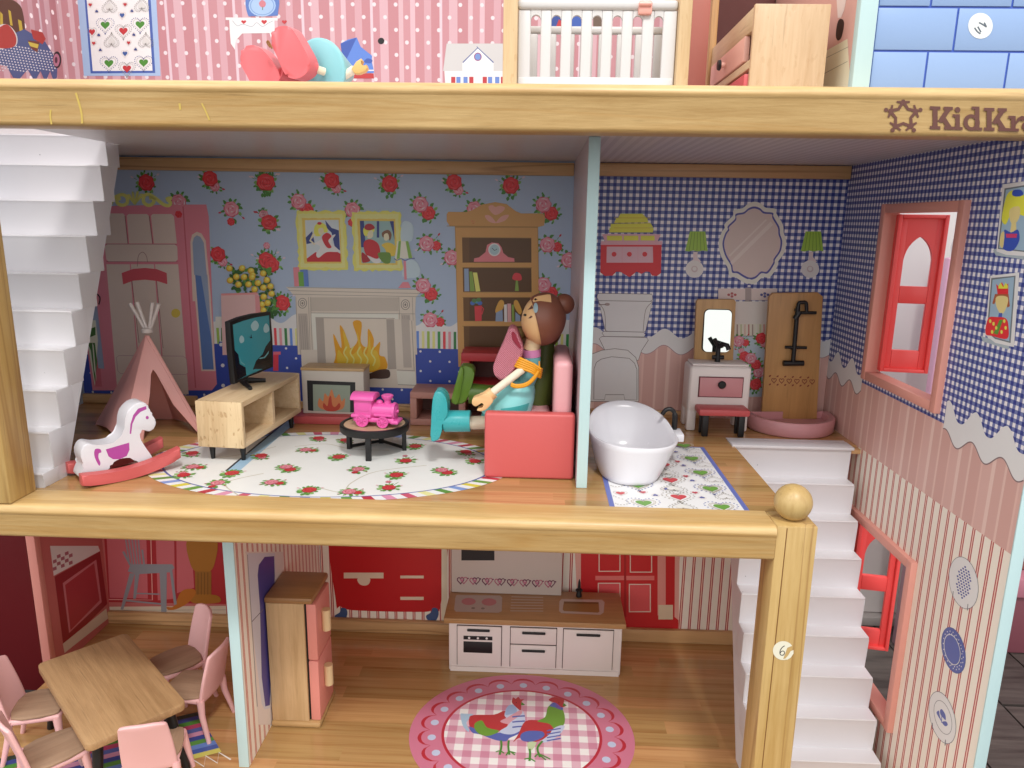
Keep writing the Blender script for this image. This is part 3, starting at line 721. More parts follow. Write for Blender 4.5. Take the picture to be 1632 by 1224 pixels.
# ---- printed bookcase
C_ = pr(A7, 9)
WD, WD2, DK = '#a9804a', '#94703f', '#4c3216'
C_.poly(WD2, [(330, 425), (845, 430), (860, 1300), (352, 1300)])
C_.poly(WD, [(280, 355), (290, 340), (400, 342), (440, 330), (500, 295), (580, 280), (650, 292), (705, 335), (740, 350), (875, 350), (890, 375), (882, 425), (845, 435), (300, 430), (280, 400)])
C_.line('#86632f', [(280, 428), (845, 434)], 4)
C_.poly(WD, [(335, 440), (838, 440), (840, 500), (338, 496)])
for (y0, y1) in ((500, 655), (685, 835), (865, 1015), (1045, 1210)): C_.poly(DK, [(374+(y0-500)*.02, y0), (803, y0+4), (806, y1+2), (378+(y0-500)*.02, y1)]).poly('#5a3d1c', [(374+(y0-500)*.02, y0), (420, y0+2), (420, y1-6), (378+(y0-500)*.02, y1)])
C_.poly(WD, [(338, 440), (374, 440), (390, 1300), (352, 1300)]).poly(WD, [(803, 440), (842, 440), (856, 1300), (808, 1300)])
for y in (655, 840, 1018): C_.rect(WD, 378, y, 806, y+30).line('#7d5c30', [(378, y+30), (806, y+30)], 3)
C_.smooth('#c98a7e', [(580, 360), (545, 330), (540, 305), (565, 300), (580, 310), (610, 303), (640, 315), (625, 340)]).smooth('#c98a7e', [(515, 365), (550, 365), (585, 410), (540, 400)]).smooth('#c98a7e', [(665, 360), (620, 368), (585, 410), (640, 395)])
C_.poly('#bf6a70', [(448, 650), (450, 628), (480, 622), (520, 590), (530, 545), (560, 530), (600, 535), (620, 560), (630, 595), (660, 620), (698, 628), (700, 650)]).ell('#cfc4c0', 575, 575, 38, 40).ell('#90a8ae', 575, 575, 30, 32).line('#3b3b44', [(560, 565), (577, 580), (592, 570)], 4)
C_.poly('#7788a0', [(388, 692), (415, 692), (420, 832), (390, 832)]).poly('#6f8a3c', [(420, 710), (438, 710), (455, 832), (425, 832)]).poly('#d2bc62', [(442, 716), (468, 716), (488, 832), (460, 834)])
C_.smooth('#b3323a', [(686, 755), (695, 725), (715, 718), (738, 728), (744, 760), (715, 766)]).poly('#6f8a3c', [(708, 765), (720, 765), (726, 830), (702, 830)])
C_.poly('#b3323a', [(452, 925), (498, 920), (496, 1015), (456, 1017)]).line('#b3323a', [(498, 930), (508, 940), (498, 975)], 6)
for x, y, c in ((440, 905, '#3f5c9a'), (465, 895, '#3c7a8a'), (485, 905, '#3f5c9a'), (450, 890, '#486a3a'), (478, 885, '#486a3a')): C_.ell(c, x, y, 15, 13)
C_.smooth('#b58a3c', [(580, 955), (600, 900), (620, 885), (635, 900), (630, 935), (600, 975)]).smooth('#b58a3c', [(745, 955), (725, 900), (708, 885), (695, 900), (702, 935), (730, 975)])
C_.poly('#7788a0', [(585, 965), (625, 945), (628, 1018), (582, 1018)]).poly('#d8c9b8', [(635, 915), (652, 912), (655, 1022), (636, 1022)]).poly('#c88f8f', [(655, 908), (678, 908), (680, 1022), (657, 1022)]).poly('#6f8a3c', [(682, 915), (696, 915), (700, 1022), (684, 1022)]).poly('#7788a0', [(705, 960), (735, 985), (735, 1018), (705, 1018)])
C_.poly('#a83038', [(378, 1190), (806, 1190), (806, 1300), (378, 1300)])
C_.build('printed_bookcase', wl)

# ---- bathroom back wall
class WPz(Print):
    def P(s, pt): return Vector((pt[0], D, pt[1])) + s.n*(EPS*s.l)
def wavepanel(plane_fn, name, parent, x0, x1, zt, hb, amp, per, border, below, mat_below, line=None):
    pass
p = WPz('y', D, (0, -1, 0), base=1)
xs = [.568+(XR-.568)*i/130 for i in range(131)]
wv = lambda x, z: z+.045*math.sin(2*math.pi*(x+.02)/.335)+.018*abs(math.sin(math.pi*(x+.02)/.335))
p.poly(stripe_mat('pink_striped_paper_bath', 'x', .36, PST2), [(x, .735) for x in xs]+[(XR, .0), (.568, .0)])
p.poly('#cfc2bb', [(x, wv(x, .815)) for x in xs]+[(x, wv(x, .815)-.16) for x in xs[::-1]])
p.line('#8a6a70', [(x, wv(x, .815)-.16) for x in xs], .006)
p.build('dado_print', wb)
T_ = pr(A8, 5)
T_.poly('#b3242c', [(68, 540), (445, 540), (440, 720), (415, 738), (385, 735), (370, 712), (345, 710), (320, 725), (290, 710), (265, 730), (245, 745), (220, 730), (190, 712), (165, 710), (140, 735), (95, 738), (65, 715)])
T_.poly('#cf8f98', [(70, 522), (448, 522), (448, 545), (66, 545)]).poly('#cf8f98', [(75, 480), (100, 478), (390, 478), (440, 480), (420, 522), (95, 522)])
T_.poly('#cf97a0', [(105, 556), (390, 556), (392, 655), (103, 655)])
for x in (200, 298): T_.line('#b87f8a', [(x, 556), (x, 655)], 2)
for x in (150, 245, 340): T_.ell('#b3242c', x, 603, 15, 15)
for a in ([(190, 352), (325, 352), (352, 378), (175, 378)], [(165, 378), (355, 378), (362, 406), (150, 408)], [(130, 415), (378, 412), (392, 438), (128, 440)], [(122, 440), (395, 440), (390, 468), (120, 468)], [(105, 488), (200, 488), (200, 518), (108, 518)], [(210, 488), (300, 488), (300, 518), (210, 518)], [(315, 488), (400, 488), (402, 518), (315, 518)]): T_.poly('#cdb93c', a)
for y in (378, 410, 440): T_.line('#a8922c', [(150, y), (375, y)], 3)
T_.build('printed_towel_shelf', wb)
for dx in (0, 716):
    t = pr(A8, 5)
    t.poly('#b8aaaa', [(640+dx, 588), (668+dx, 588), (665+dx, 620), (690+dx, 650), (610+dx, 660), (640+dx, 635)]).ell('#c4b6b4', 648+dx, 695, 56, 54).ell('#a89a9a', 648+dx, 695, 20, 20).ell('#c4b6b4', 648+dx, 693, 13, 13)
    t.poly('#7fa03a', [(620+dx, 462), (715+dx, 462), (730+dx, 585), (700+dx, 580), (670+dx, 586), (640+dx, 580), (612+dx, 586), (590+dx, 582)])
    for k in range(5): t.line('#5d7d28', [(633+dx+k*17, 466), (615+dx+k*24, 580)], 4)
    t.build('printed_wall_lamp', wb)
mr = pr(A8, 5)
out = [(1020, 278), (1060, 290), (1090, 315), (1150, 322), (1155, 350), (1195, 420), (1200, 470), (1215, 520), (1205, 590), (1165, 650), (1160, 680), (1115, 745), (1070, 745), (1030, 780), (985, 790), (940, 770), (900, 745), (865, 740), (855, 690), (815, 620), (797, 540), (815, 470), (835, 440), (835, 415), (885, 365), (890, 330), (945, 318), (980, 290)]
def scl(pts, k, c=(1005, 532)): return [(c[0]+(x-c[0])*k, c[1]+(y-c[1])*k) for x, y in pts]
mr.smooth('#c9bab0', out).smooth('#3c4080', scl(out, .885)).smooth('#b0a29c', scl(out, .835)).poly('#bcafa9', [(870, 650), (1120, 400), (1135, 420), (880, 670)]).poly('#bcafa9', [(860, 610), (1090, 385), (1096, 392), (868, 618)])
mr.ell('#c9bab0', 985, 770, 18, 14).ell('#3c4080', 986, 797, 16, 12).ell('#d8d0cc', 986, 800, 10, 6)
mr.build('printed_mirror', wb)
sk = pr(A8, 5)
sk.poly('#b7aaa6', [(795, 815), (1160, 815), (1160, 890), (795, 885)]).poly('#c0b3ae', [(850, 895), (1130, 895), (1130, 1040), (850, 1040)]).rect('#8c8180', 962, 810, 1000, 890).line('#4d4040', [(957, 893), (1003, 893)], 4)
for x, c in ((880, '#8f4a4a'), (1083, '#4a4a7a')):
    for dx, dy in ((-20, 0), (20, 0), (0, -8), (0, 10)): sk.ell(c, x+dx, 854+dy, 9, 8)
sk.view(*B8)
sk.rect('#c2b4a8', 540, 388, 830, 485)
for i, c in enumerate(['#8d7a72', '#9aa07c', '#b39a90', '#a06a68', '#8d7a72', '#c9bfae', '#9aa07c', '#b07a78']): sk.rect(c, 580+i*31, 392, 592+i*31, 482)
sk.line('#4a3f44', [(560, 487), (820, 487)], 4).rect('#99a5b0', 540, 489, 830, 980).build('printed_washstand', wb)
for k, x, y in (('c', 715, 690), ('b', 780, 520), ('f', 610, 530), ('a', 735, 880), ('e', 640, 640), ('d', 760, 800)):
    P = at(B8[0]+x/B8[2], B8[1]+y/B8[2], 'y', D-.006); put_rose(k, P, wb, size=.055)
tl = pr(A8, 5)
BR = '#4a3d38'
def outl(c, pts, w=3, s=tl): s.poly(c, pts); s.line(BR, pts, w, closed=True)
outl('#d0c6c2', [(55, 890), (388, 895), (345, 1080), (325, 1085), (110, 1080), (95, 1075)])
outl('#dad0cc', [(48, 850), (60, 845), (385, 850), (390, 885), (375, 895), (55, 890), (44, 870)])
tl.ell('#8a7c78', 108, 913, 16, 9).line('#6a5c58', [(55, 915), (100, 915)], 5)
tl.line('#6a5c58', [(50, 895), (90, 960), (98, 1075)], 3, curve=4).line('#6a5c58', [(385, 900), (345, 950), (330, 1078)], 3, curve=4)
outl('#dad0cc', [(75, 1090), (90, 1080), (330, 1085), (345, 1100), (335, 1115), (90, 1112)])
outl('#ccc2be', [(58, 1125), (75, 1112), (350, 1118), (362, 1135), (320, 1200), (300, 1260), (120, 1260), (85, 1180)])
tl.view(900, 580, 3.886)
outl('#c6bcb8', [(150, 20), (165, -60), (230, -85), (310, -95), (390, -85), (440, -40), (458, 20), (458, 232), (155, 232)])
outl('#d2c9c5', [(182, 30), (196, -10), (225, -30), (290, -45), (400, -35), (432, -5), (447, 35), (447, 222), (372, 222), (366, 190), (252, 190), (246, 222), (180, 220)])
tl.build('printed_toilet', wb)

# ---- right side wall (faces the room, towards -x)
SWP = ('x', XR, (-1, 0, 0))
class WPy(Print):
    def P(s, pt): return Vector((XR, pt[0], pt[1])) + s.n*(EPS*s.l)
def band(y0, y1):
    p = WPy(*SWP, base=2); n = int((y1-y0)/.012)+2; ys = [y0+(y1-y0)*i/n for i in range(n+1)]
    tri = lambda y: abs(((y+.04)/.315) % 1.0*2-1)
    wv = lambda y: .60+.12*tri(y)**1.15-.045*math.sin(2*math.pi*tri(y))*.3
    w2 = lambda y: .475+.045*math.cos(2*math.pi*(y+.04)/.315)
    p.poly('#dad3c4', [(y, wv(y)) for y in ys]+[(y, w2(y)) for y in ys[::-1]])
    p.line('#6c5a5c', [(y, w2(y)) for y in ys], .008)
    return p.build('dado_print', sw)
band(-.255, .615); band(1.925, D)
# portraits
po = Print(*SWP, view=(1280, 200, 4.636), base=3)
po.poly('#8f9aa0', [(1405, 920), (1425, 960), (1632, 990), (1640, 960), (1450, 900)])
po.poly('#d5d8d2', [(1475, 435), (1640, 412), (1640, 965), (1500, 955), (1430, 930)]).poly('#5b6266', [(1490, 465), (1640, 440), (1640, 935), (1440, 912)]).poly('#7f97a8', [(1500, 475), (1640, 452), (1640, 925), (1450, 905)])
po.smooth('#d8be3c', [(1505, 520), (1545, 480), (1600, 490), (1650, 540), (1650, 660), (1590, 650), (1560, 600), (1540, 640), (1500, 730), (1470, 700), (1480, 620)]).smooth('#d9ab74', [(1530, 620), (1600, 600), (1600, 680), (1560, 730), (1530, 700)]).poly('#d9ab74', [(1545, 700), (1575, 700), (1580, 800), (1530, 800)]).smooth('#2c4494', [(1490, 770), (1540, 790), (1590, 770), (1600, 850), (1550, 925), (1480, 910), (1490, 830)]).poly('#a8345a', [(1500, 800), (1585, 800), (1580, 830), (1505, 830)]).smooth('#2c4494', [(1555, 480), (1610, 475), (1630, 510), (1590, 525), (1550, 515)]).smooth('#d9ab74', [(1465, 800), (1490, 790), (1480, 900), (1455, 880)])
po.build('printed_portrait', sw, label='printed portrait of a girl with yellow hair and a blue hat')
po = Print(*SWP, view=(1280, 460, 4.636), base=3)
po.poly('#8f9aa0', [(1315, 350), (1330, 390), (1520, 450), (1525, 420), (1380, 370)])
po.poly('#d5d8d2', [(1385, -95), (1600, -120), (1560, 432), (1420, 400), (1345, 340)]).poly('#5b6266', [(1392, -78), (1572, -96), (1535, 402), (1420, 372), (1360, 320)]).poly('#7f97a8', [(1402, -66), (1562, -86), (1525, 390), (1420, 360), (1370, 310)])
po.poly('#b8262c', [(1440, 50), (1428, -35), (1452, -10), (1470, -50), (1490, -10), (1518, -40), (1518, 55)]).poly('#d8be3c', [(1445, -20), (1462, -45), (1480, -10), (1500, -45), (1515, -20), (1515, 0), (1445, 0)])
po.poly('#8a4a2a', [(1420, 40), (1520, 40), (1530, 130), (1510, 140), (1505, 70), (1435, 70), (1415, 115), (1400, 110)]).smooth('#d9ab74', [(1432, 60), (1512, 62), (1508, 130), (1470, 190), (1430, 130)]).poly('#3c4a90', [(1450, 180), (1475, 180), (1470, 230), (1440, 230)])
po.smooth('#b8262c', [(1370, 220), (1430, 210), (1500, 220), (1520, 280), (1510, 370), (1400, 350), (1350, 330)]).poly('#4c7a2c', [(1455, 230), (1480, 230), (1440, 340), (1410, 330)])
for x, y in ((1385, 240), (1410, 260), (1430, 290), (1400, 320), (1490, 240), (1500, 290), (1470, 320)): po.ell('#dcc84c', x, y, 9, 14)
po.build('printed_portrait', sw, label='printed portrait of a figure in a red coat and crown')
# china plates on the striped wall
pp = Print(*SWP, view=(1300, 740, 4.895), base=3)
pp.ell('#4c4c58', 1156, 925, 112, 208, -10, 28).ell('#d3cdbb', 1156, 925, 109, 204, -10, 28)
pp.ell('#e6e2da', 1156, 922, 68, 138, -12, 24)
for i in range(-4, 5):
    for j in range(-6, 7):
        x, y = 1156+i*21+j*5, 922+j*24+i*12
        if ((x-1156)/58)**2+((y-922)/124)**2 < 1: pp.poly('#353a78', [(x-7, y-9), (x+6, y-6), (x+8, y+8), (x-5, y+5)], up=False)
pp.l += .3
pp.line('#4a4650', [(1075, 990), (1072, 1035)], 5).line('#4a4650', [(1190, 1090), (1186, 1140)], 5)
pp.build('printed_plate', sw2, label='printed plate with a blue gingham centre')
pp = Print(*SWP, view=(1300, 960, 4.636), base=3)
pp.ell('#40487c', 1020, 355, 84, 176, -13, 28).ell('#46508a', 1020, 355, 80, 170, -13, 28)
for i in range(40):
    a = 2*math.pi*i/40; r = (.88 if i % 2 else .76); x, y = 76*r*math.cos(a), 165*r*math.sin(a); th = math.radians(-13)
    pp.ell('#c9cbe0', 1020+x*math.cos(th)-y*math.sin(th), 355+x*math.sin(th)+y*math.cos(th), 3.4, 6, 0, 6)
pp.ell('#c9cbe0', 1015, 350, 58, 118, -13, 24).ell('#46508a', 1015, 350, 54, 112, -13, 24)
pp.build('printed_plate', sw2, label='printed dark blue plate with a dotted rim')
pp = Print(*SWP, view=(1300, 960, 4.636), base=3)
pp.ell('#4c4c58', 938, 852, 92, 200, -14, 28).ell('#d3cdbb', 938, 852, 89, 196, -14, 28).ell('#5a5860', 942, 850, 60, 132, -16, 24).ell('#d8d2c0', 942, 850, 57, 128, -16, 24)
pp.smooth('#46508a', [(920, 800), (935, 790), (960, 830), (962, 870), (945, 855), (925, 830)]).smooth('#46508a', [(895, 815), (912, 800), (920, 840), (935, 885), (912, 850)]).smooth('#46508a', [(935, 885), (965, 880), (978, 905), (958, 915)]).line('#46508a', [(935, 800), (932, 890)], 5)
pp.line('#4a4650', [(866, 890), (864, 935)], 5).line('#4a4650', [(962, 1015), (958, 1058)], 5)
pp.build('printed_plate', sw2, label='printed cream plate with a blue flower')

# ---- lower rooms
k = pr((340, 870, 4.295), 2)
k.poly('#c9b8a4', [(800, 40), (1580, 40), (1590, 545), (815, 545)]) if False else None
k.smooth('#9c1218', [(830, -300), (1560, -300), (1560, 380), (1500, 440), (1380, 452), (950, 440), (870, 410), (838, 370)], 3)
k.poly('#c4b29e', [(1562, -200), (1600, -200), (1600, 545), (1562, 545)])
k.rect('#c0a995', 893, 183, 1165, 222).smooth('#c0a995', [(990, 222), (1070, 222), (1065, 260), (1032, 272), (998, 258)]).rect('#c0a995', 1280, 203, 1440, 222).rect('#c0a995', 1280, 348, 1440, 370)
for x in (875, 1500): k.smooth('#33486e', [(x-45, 480), (x-10, 455), (x, 425), (x+35, 430), (x+42, 470), (x+20, 515), (x-20, 520)], 3)
k.build('printed_stove', wk)
k = pr((680, 870, 3.886), 2)
R1, R2 = '#a31c20', '#b5484a'
k.poly('#c48a80', [(900, -300), (1600, -300), (1565, 100), (1560, 545), (1230, 520), (930, 280)])
k.poly(R1, [(955, -300), (1540, -300), (1535, 440), (1560, 460), (1555, 540), (1525, 530), (1500, 545), (1470, 525), (1440, 540), (1400, 525), (1360, 540), (1320, 520), (1280, 530), (1225, 510), (1225, 440), (955, 440)])
for a in ((1065, 60, 1200, 160), (1258, 60, 1396, 165), (1060, 228, 1200, 400), (1252, 235, 1388, 410)):
    k.rect('#d9a89c', a[0], a[1]-(300 if a[1] < 100 else 0), a[2], a[3]).rect(R2 if a[1] > 100 else R1, a[0]+6, a[1]-(300 if a[1] < 100 else -6), a[2]-6, a[3]-6)
k.rect('#c2605c', 1045, 185, 1410, 212).rect('#8a1418', 1222, -300, 1236, 440).rect('#c77a72', 1430, -300, 1480, 430).rect('#c9a890', 1435, 365, 1525, 455)
k.build('printed_dresser', wk)
# dining room print: panelling, chair, pedestal
k = pr((0, 870, 3.457), 2)
k.poly('#8e2026', [(555, -300), (1240, -300), (1245, 320), (600, 310)]).poly('#a8565c', [(575, -300), (800, -300), (815, 290), (605, 285)]).poly('#a8565c', [(850, -300), (955, -300), (965, 290), (870, 300)])
k.line('#c98a84', [(600, 295), (840, 298), (825, -300)], 5).poly('#a8545a', [(970, -300), (1035, -300), (1070, 230), (975, 260)])
k.poly('#b0a493', [(590, 335), (1245, 330), (1250, 410), (595, 402)]).line('#8a7f72', [(592, 355), (1245, 352)], 3)
k.build('printed_panelling', wd)
k = pr((0, 870, 3.457), 8)
GC = '#77797f'
k.poly(GC, [(705, 140), (720, 100), (950, 100), (962, 120), (935, 145), (760, 155)]).poly(GC, [(715, 150), (745, 150), (680, 350), (665, 350)]).poly(GC, [(745, 150), (770, 150), (750, 290), (735, 290)]).poly(GC, [(880, 145), (920, 145), (918, 375), (890, 375)]).poly(GC, [(935, 130), (950, 130), (975, 320), (960, 325)])
k.line(GC, [(690, 300), (900, 320)], 9).line(GC, [(740, 260), (880, 265)], 7)
for i in range(5): k.line(GC, [(715+i*15, 100), (690+i*18, -60)], 7)
k.line(GC, [(680, 30), (720, 105)], 12).line(GC, [(785, 20), (795, 100)], 10)
k.build('printed_chair', wd)
k = pr((0, 870, 3.457), 8)
k.smooth('#8a5a1c', [(1035, -40), (1050, 100), (1090, 145), (1150, 145), (1185, 90), (1190, -40)]).poly('#7d521c', [(1075, 140), (1165, 140), (1165, 270), (1078, 270)]).smooth('#8a5a1c', [(1050, 270), (1190, 270), (1210, 310), (1070, 315)]).smooth('#9a5a1c', [(920, 335), (960, 330), (1000, 250), (1060, 235), (1080, 260), (1040, 310), (980, 345), (930, 352)])
for x in (1092, 1110, 1128, 1146): k.line('#5f3d12', [(x, 145), (x, 268)], 4)
k.build('printed_pedestal', wd)
# panelling print on the left side wall
k = Print('x', XL, (1, 0, 0), view=(0, 870, 3.457), base=2)
k.poly('#7a1a22', [(300, 170), (550, 30), (590, 320), (350, 560)]) .poly('#a5646a', [(345, 205), (530, 75), (560, 310), (380, 480)]).poly('#8e2a32', [(358, 215), (518, 95), (548, 300), (388, 465)]).poly('#b0a493', [(345, 540), (585, 345), (595, 400), (355, 590)]).poly('#c9c0b8', [(275, 0), (540, 0), (550, 28), (295, 165)])
for i in range(5):
    for j in range(4):
        if (i+j) % 2: k.poly('#8a5560', [(290+i*22, 60+j*20-i*8), (310+i*22, 52+j*20-i*8), (312+i*22, 70+j*20-i*8), (292+i*22, 78+j*20-i*8)], up=False)
k.l += .2
k.build('printed_panelling', swl)
# printed refrigerator on the right face of the lower partition
k = Print('x', -2.034, (1, 0, 0), view=(340, 870, 4.295), base=2)
k.poly('#b9b0ac', [(215, 40), (480, 40), (480, 200), (390, 420), (400, 1224), (310, 1224), (225, 60)]) .poly('#a9aab4', [(232, 50), (420, 50), (430, 400), (385, 1110), (350, 1120), (330, 1080), (260, 520)])
k.poly('#3a3572', [(310, 130), (350, 75), (415, 70), (420, 200), (385, 1090), (355, 1100), (330, 900), (318, 420), (302, 200)])
k.line('#5a5560', [(262, 520), (345, 430)], 5).line('#5a5560', [(232, 60), (262, 520), (300, 1100)], 3)
k.build('printed_refrigerator', pl)

# ---- upper room
PAPER_GAIN = 0.82
u = pr(A1, 2)
u.poly('#a9c0e2', [(475, -60), (965, -60), (995, 470), (520, 470)]).poly('#4a63ac', [(520, -60), (930, -60), (962, 452), (562, 455)]).poly('#f0eceb', [(532, -60), (913, -60), (945, 438), (575, 440)])
def dotheart(p, c, x, y, w, h, flip=1, fill=None, ring=None, dots=None, skip=1):
    if dots:
        pts = heart2(x, y, w*1.95, h*1.95, 34, flip)
        for q in pts[::skip]: p.ell(dots, q[0], q[1], w*.055, w*.055, 0, 6); p.l -= .2
        p.l += .2
    if ring: p.line(ring, heart2(x, y, w*1.55, h*1.55, 26, flip), w*.035, closed=True)
    if fill: p.poly(fill, heart2(x, y, w, h, 22, flip))
for x, y in ((652, 155), (868, 152), (675, 392), (890, 388)): dotheart(u, '', x, y, 60, 52, 1, '#4c8c34', '#b9b0a8', '#3f4f8c')
for x, y in ((765, 192), (787, 425)): dotheart(u, '', x, y, 56, 50, 1, '#c4343a', '#b9b0a8', '#8a8a8a', 1)
for x, y in ((563, 198),): dotheart(u, '', x+8, y, 40, 42, 1, '#c4343a', '#b9b0a8')
for x, y in ((757, 95), (775, 332)): dotheart(u, '', x, y, 32, 32, 1, '#3f5c9c', '#c9a9a0')
for x, y, f in ((600, 70, -1), (818, 68, -1), (613, 217, -1), (830, 215, -1), (623, 310, -1), (841, 306, -1)): dotheart(u, '', x, y, 20, 20, f, '#3c4a86', '#c9a9a0')
for x, y in ((560, 30), (776, 28), (582, 268), (798, 265)): dotheart(u, '', x, y, 24, 22, 1, '#c4343a', '#c9a9a0')
for x, y in ((693, 255), (905, 255), (680, 40), (880, 35)): dotheart(u, '', x, y, 50, 48, -1, '#dedad6', '#a8a29c', '#8a8880')
u.build('printed_heart_curtain', wu)
u = pr(A1, 3)
u.poly('#efe9e8', [(1398, 108), (1720, 112), (1720, 128), (1398, 124)]).poly('#efe9e8', [(1420, 124), (1700, 128), (1705, 300), (1690, 300), (1678, 235), (1670, 205), (1500, 208), (1462, 250), (1455, 308), (1430, 270), (1424, 200)])
u.line('#a9b4bc', [(1440, 128), (1470, 160), (1505, 150), (1560, 165), (1590, 140), (1625, 165), (1660, 145), (1690, 130)], 4, curve=3)
for x in (1510, 1635): u.poly('#c4343a', heart2(x, 136, 34, 26))
u.view(400, 0, 3.886)
u.poly('#c4343a', heart2(82, 136, 38, 30)).poly('#c4343a', heart2(207, 136, 34, 26))
u.smooth('#5c7cc0', [(-20, -30), (160, -30), (168, 80), (150, 98), (20, 100), (-20, 90)]).ell('#a8c4e6', 70, 35, 84, 68).ell('#7fa0d4', 70, 35, 76, 60).ell('#a8c4e6', 70, 35, 70, 55).smooth('#cf7d88', [(50, 20), (70, 0), (92, 18), (86, 42), (62, 44)]).line('#5d7a4a', [(74, 42), (72, 62)], 5)
u.build('printed_shelf', wu)
u = pr(A2, 3)
u.poly('#d2cfcd', [(1212, 270), (1560, 270), (1570, 440), (1190, 440)]).poly('#efecea', [(1198, 440), (1572, 440), (1572, 540), (1205, 540)]).poly('#f3f0ee', [(1310, 385), (1405, 300), (1502, 388), (1502, 440), (1310, 440)]).line('#55679c', [(1312, 388), (1405, 296), (1502, 388)], 7).line('#55679c', [(1398, 288), (1412, 303)], 4).ell('#9c4f80', 1405, 352, 24, 26).ell('#7896d0', 1405, 352, 18, 20)
for x0, c in ((1240, '#c03a40'), (1272, '#6d8cd0'), (1316, '#6d8cd0'), (1352, '#c03a40'), (1435, '#c03a40'), (1468, '#6d8cd0'), (1512, '#6d8cd0'), (1548, '#c03a40')): u.rect(c, x0, 476, x0+26, 520)
u.build('printed_house', wu)
u = pr(A2, 3)
u.poly('#5f86d6', [(535, 380), (562, 330), (555, 270), (600, 245), (655, 232), (680, 290), (750, 345), (748, 380), (755, 410), (760, 432), (560, 432)]).poly('#3f5cae', [(535, 380), (562, 330), (555, 270), (655, 232), (565, 425)]).smooth('#3f5cae', [(700, 385), (720, 362), (752, 372), (740, 392)]).poly('#e9e4e6', [(575, 432), (762, 432), (762, 440), (580, 440)]).poly('#5f86d6', [(575, 440), (762, 440), (762, 452), (590, 452)]).poly('#c03a3a', [(600, 458), (760, 455), (762, 486), (610, 486)])
u.build('printed_toy_house', wu)
u = pr(A2, 3); u.ell('#07060a', 806, 254, 20, 20); u.build('screw_hole', wu)
u = pr(A3, 3)
u.smooth('#2f4a94', [(305, 120), (340, 95), (372, 120), (372, 180), (310, 180)]).poly('#c03038', [(330, 180), (352, 120), (370, 130), (368, 180)]).build('printed_toy', wu)
u = pr(A3, 3)
u.smooth('#3a5cb0', [(435, 115), (465, 100), (498, 118), (496, 185), (438, 185)]).build('printed_toy', wu)
u = pr(A3, 3)
u.poly('#6d5848', [(565, 90), (625, 90), (625, 190), (565, 190)]).build('printed_toy', wu)
# cake table on the left wall
wul = [o for o in house.children if o.name.startswith('side_wall')][-1]
u = Print('x', -4.2, (1, 0, 0), view=A1, base=2)
u.smooth('#5f3520', [(-60, 0), (40, -10), (110, 20), (142, 80), (150, 225), (60, 260), (-60, 250)]).poly('#cdb03a', [(50, 60), (66, 70), (78, 160), (62, 155)]).poly('#cdb03a', [(110, 120), (132, 130), (145, 220), (125, 225)]).poly('#cdb03a', [(0, 70), (16, 90), (18, 170), (0, 150)])
u.poly('#4f5c8c', [(-60, 270), (150, 180), (280, 260), (330, 340), (355, 360), (352, 480), (330, 500), (310, 440), (280, 510), (250, 440), (215, 505), (170, 430), (120, 490), (80, 480), (40, 410), (0, 400), (-60, 380)])
for i in range(-3, 20):
    for j in range(0, 14):
        x, y = i*19+j*5, 268+j*17+i*3
        if -20 < x < 345 and y < 440-abs(x-170)*.05 and y > 205+(60 if x < 20 else 0): u.poly('#e4e0e4', [(x, y), (x+9, y+2), (x+10, y+9), (x+1, y+8)], up=False)
u.l += .2
u.smooth('#e0d8d4', [(-50, 300), (-40, 180), (40, 150), (100, 210), (100, 280), (30, 300)]).smooth('#b83a30', [(-40, 280), (-30, 200), (40, 150), (96, 220), (90, 285), (20, 300)]).poly('#b83a30', [(190, 182), (262, 200), (282, 240), (262, 275), (205, 240)]).poly('#7a3a24', [(172, 250), (245, 258), (230, 325), (190, 300)]).poly('#d8c04c', [(172, 258), (238, 275), (232, 300), (184, 285)])
u.ell('#1f1a22', 352, 370, 26, 52).ell('#c07a92', 348, 372, 20, 40).ell('#5a3040', 346, 372, 9, 20)
u.build('printed_cake_table', wul)

# ================================================================== PRINTED RUGS ON THE FLOORS
FM = Print('z', 0.0, (0, 0, 1), base=4)
class FP(Print):
    def P(s, pt): return Vector((pt[0], pt[1], s.val)) + s.n*(EPS*s.l)
PAPER_GAIN = 1.0
PAPER = '#e9e8e4'
rg = FP('z', 0.0, (0, 0, 1), base=4)
cx, cy, rx, ry = -1.40, 1.05, 1.42, .82
el = lambda k, a: (cx+rx*k*math.cos(a), cy+ry*k*math.sin(a))
rg.poly('#f0efeb', [el(1, 2*math.pi*i/96) for i in range(96)])
nn = 116; cols = ['#c8566e', '#e0dd9a', '#5f8f3c', '#7f98cf', '#d7c84a', '#6c9a44', '#b83444', '#d890ac']
for i in range(nn):
    if i % 2: 
        a0, a1 = 2*math.pi*i/nn, 2*math.pi*(i+1)/nn
        rg.poly(cols[(i//2) % 8], [el(.905, a0), el(1, a0), el(1, a1), el(.905, a1)], up=False)
rg.l += .3
rg.poly('#5a64a4', [el(.905, 2*math.pi*i/96) for i in range(96)]).poly(PAPER, [el(.892, 2*math.pi*i/96) for i in range(96)])
for pts, w in (([(452, 686), (362, 751)], 0),):
    a, b = at(362, 751, 'z', 0), at(478, 655, 'z', 0)
    d = (b-a).normalized(); q = Vector((-d.y, d.x, 0))
    rg.poly('#9fc0d8', [(a+q*s+d*t*(b-a).length)[:2] for s, t in ((-.09, 0), (-.09, 1), (0.0, 1), (0.0, 0))])
    rg.poly('#20242c', [(a+q*s+d*t*(b-a).length)[:2] for s, t in ((0.0, 0), (0.0, 1), (.018, 1), (.018, 0))])
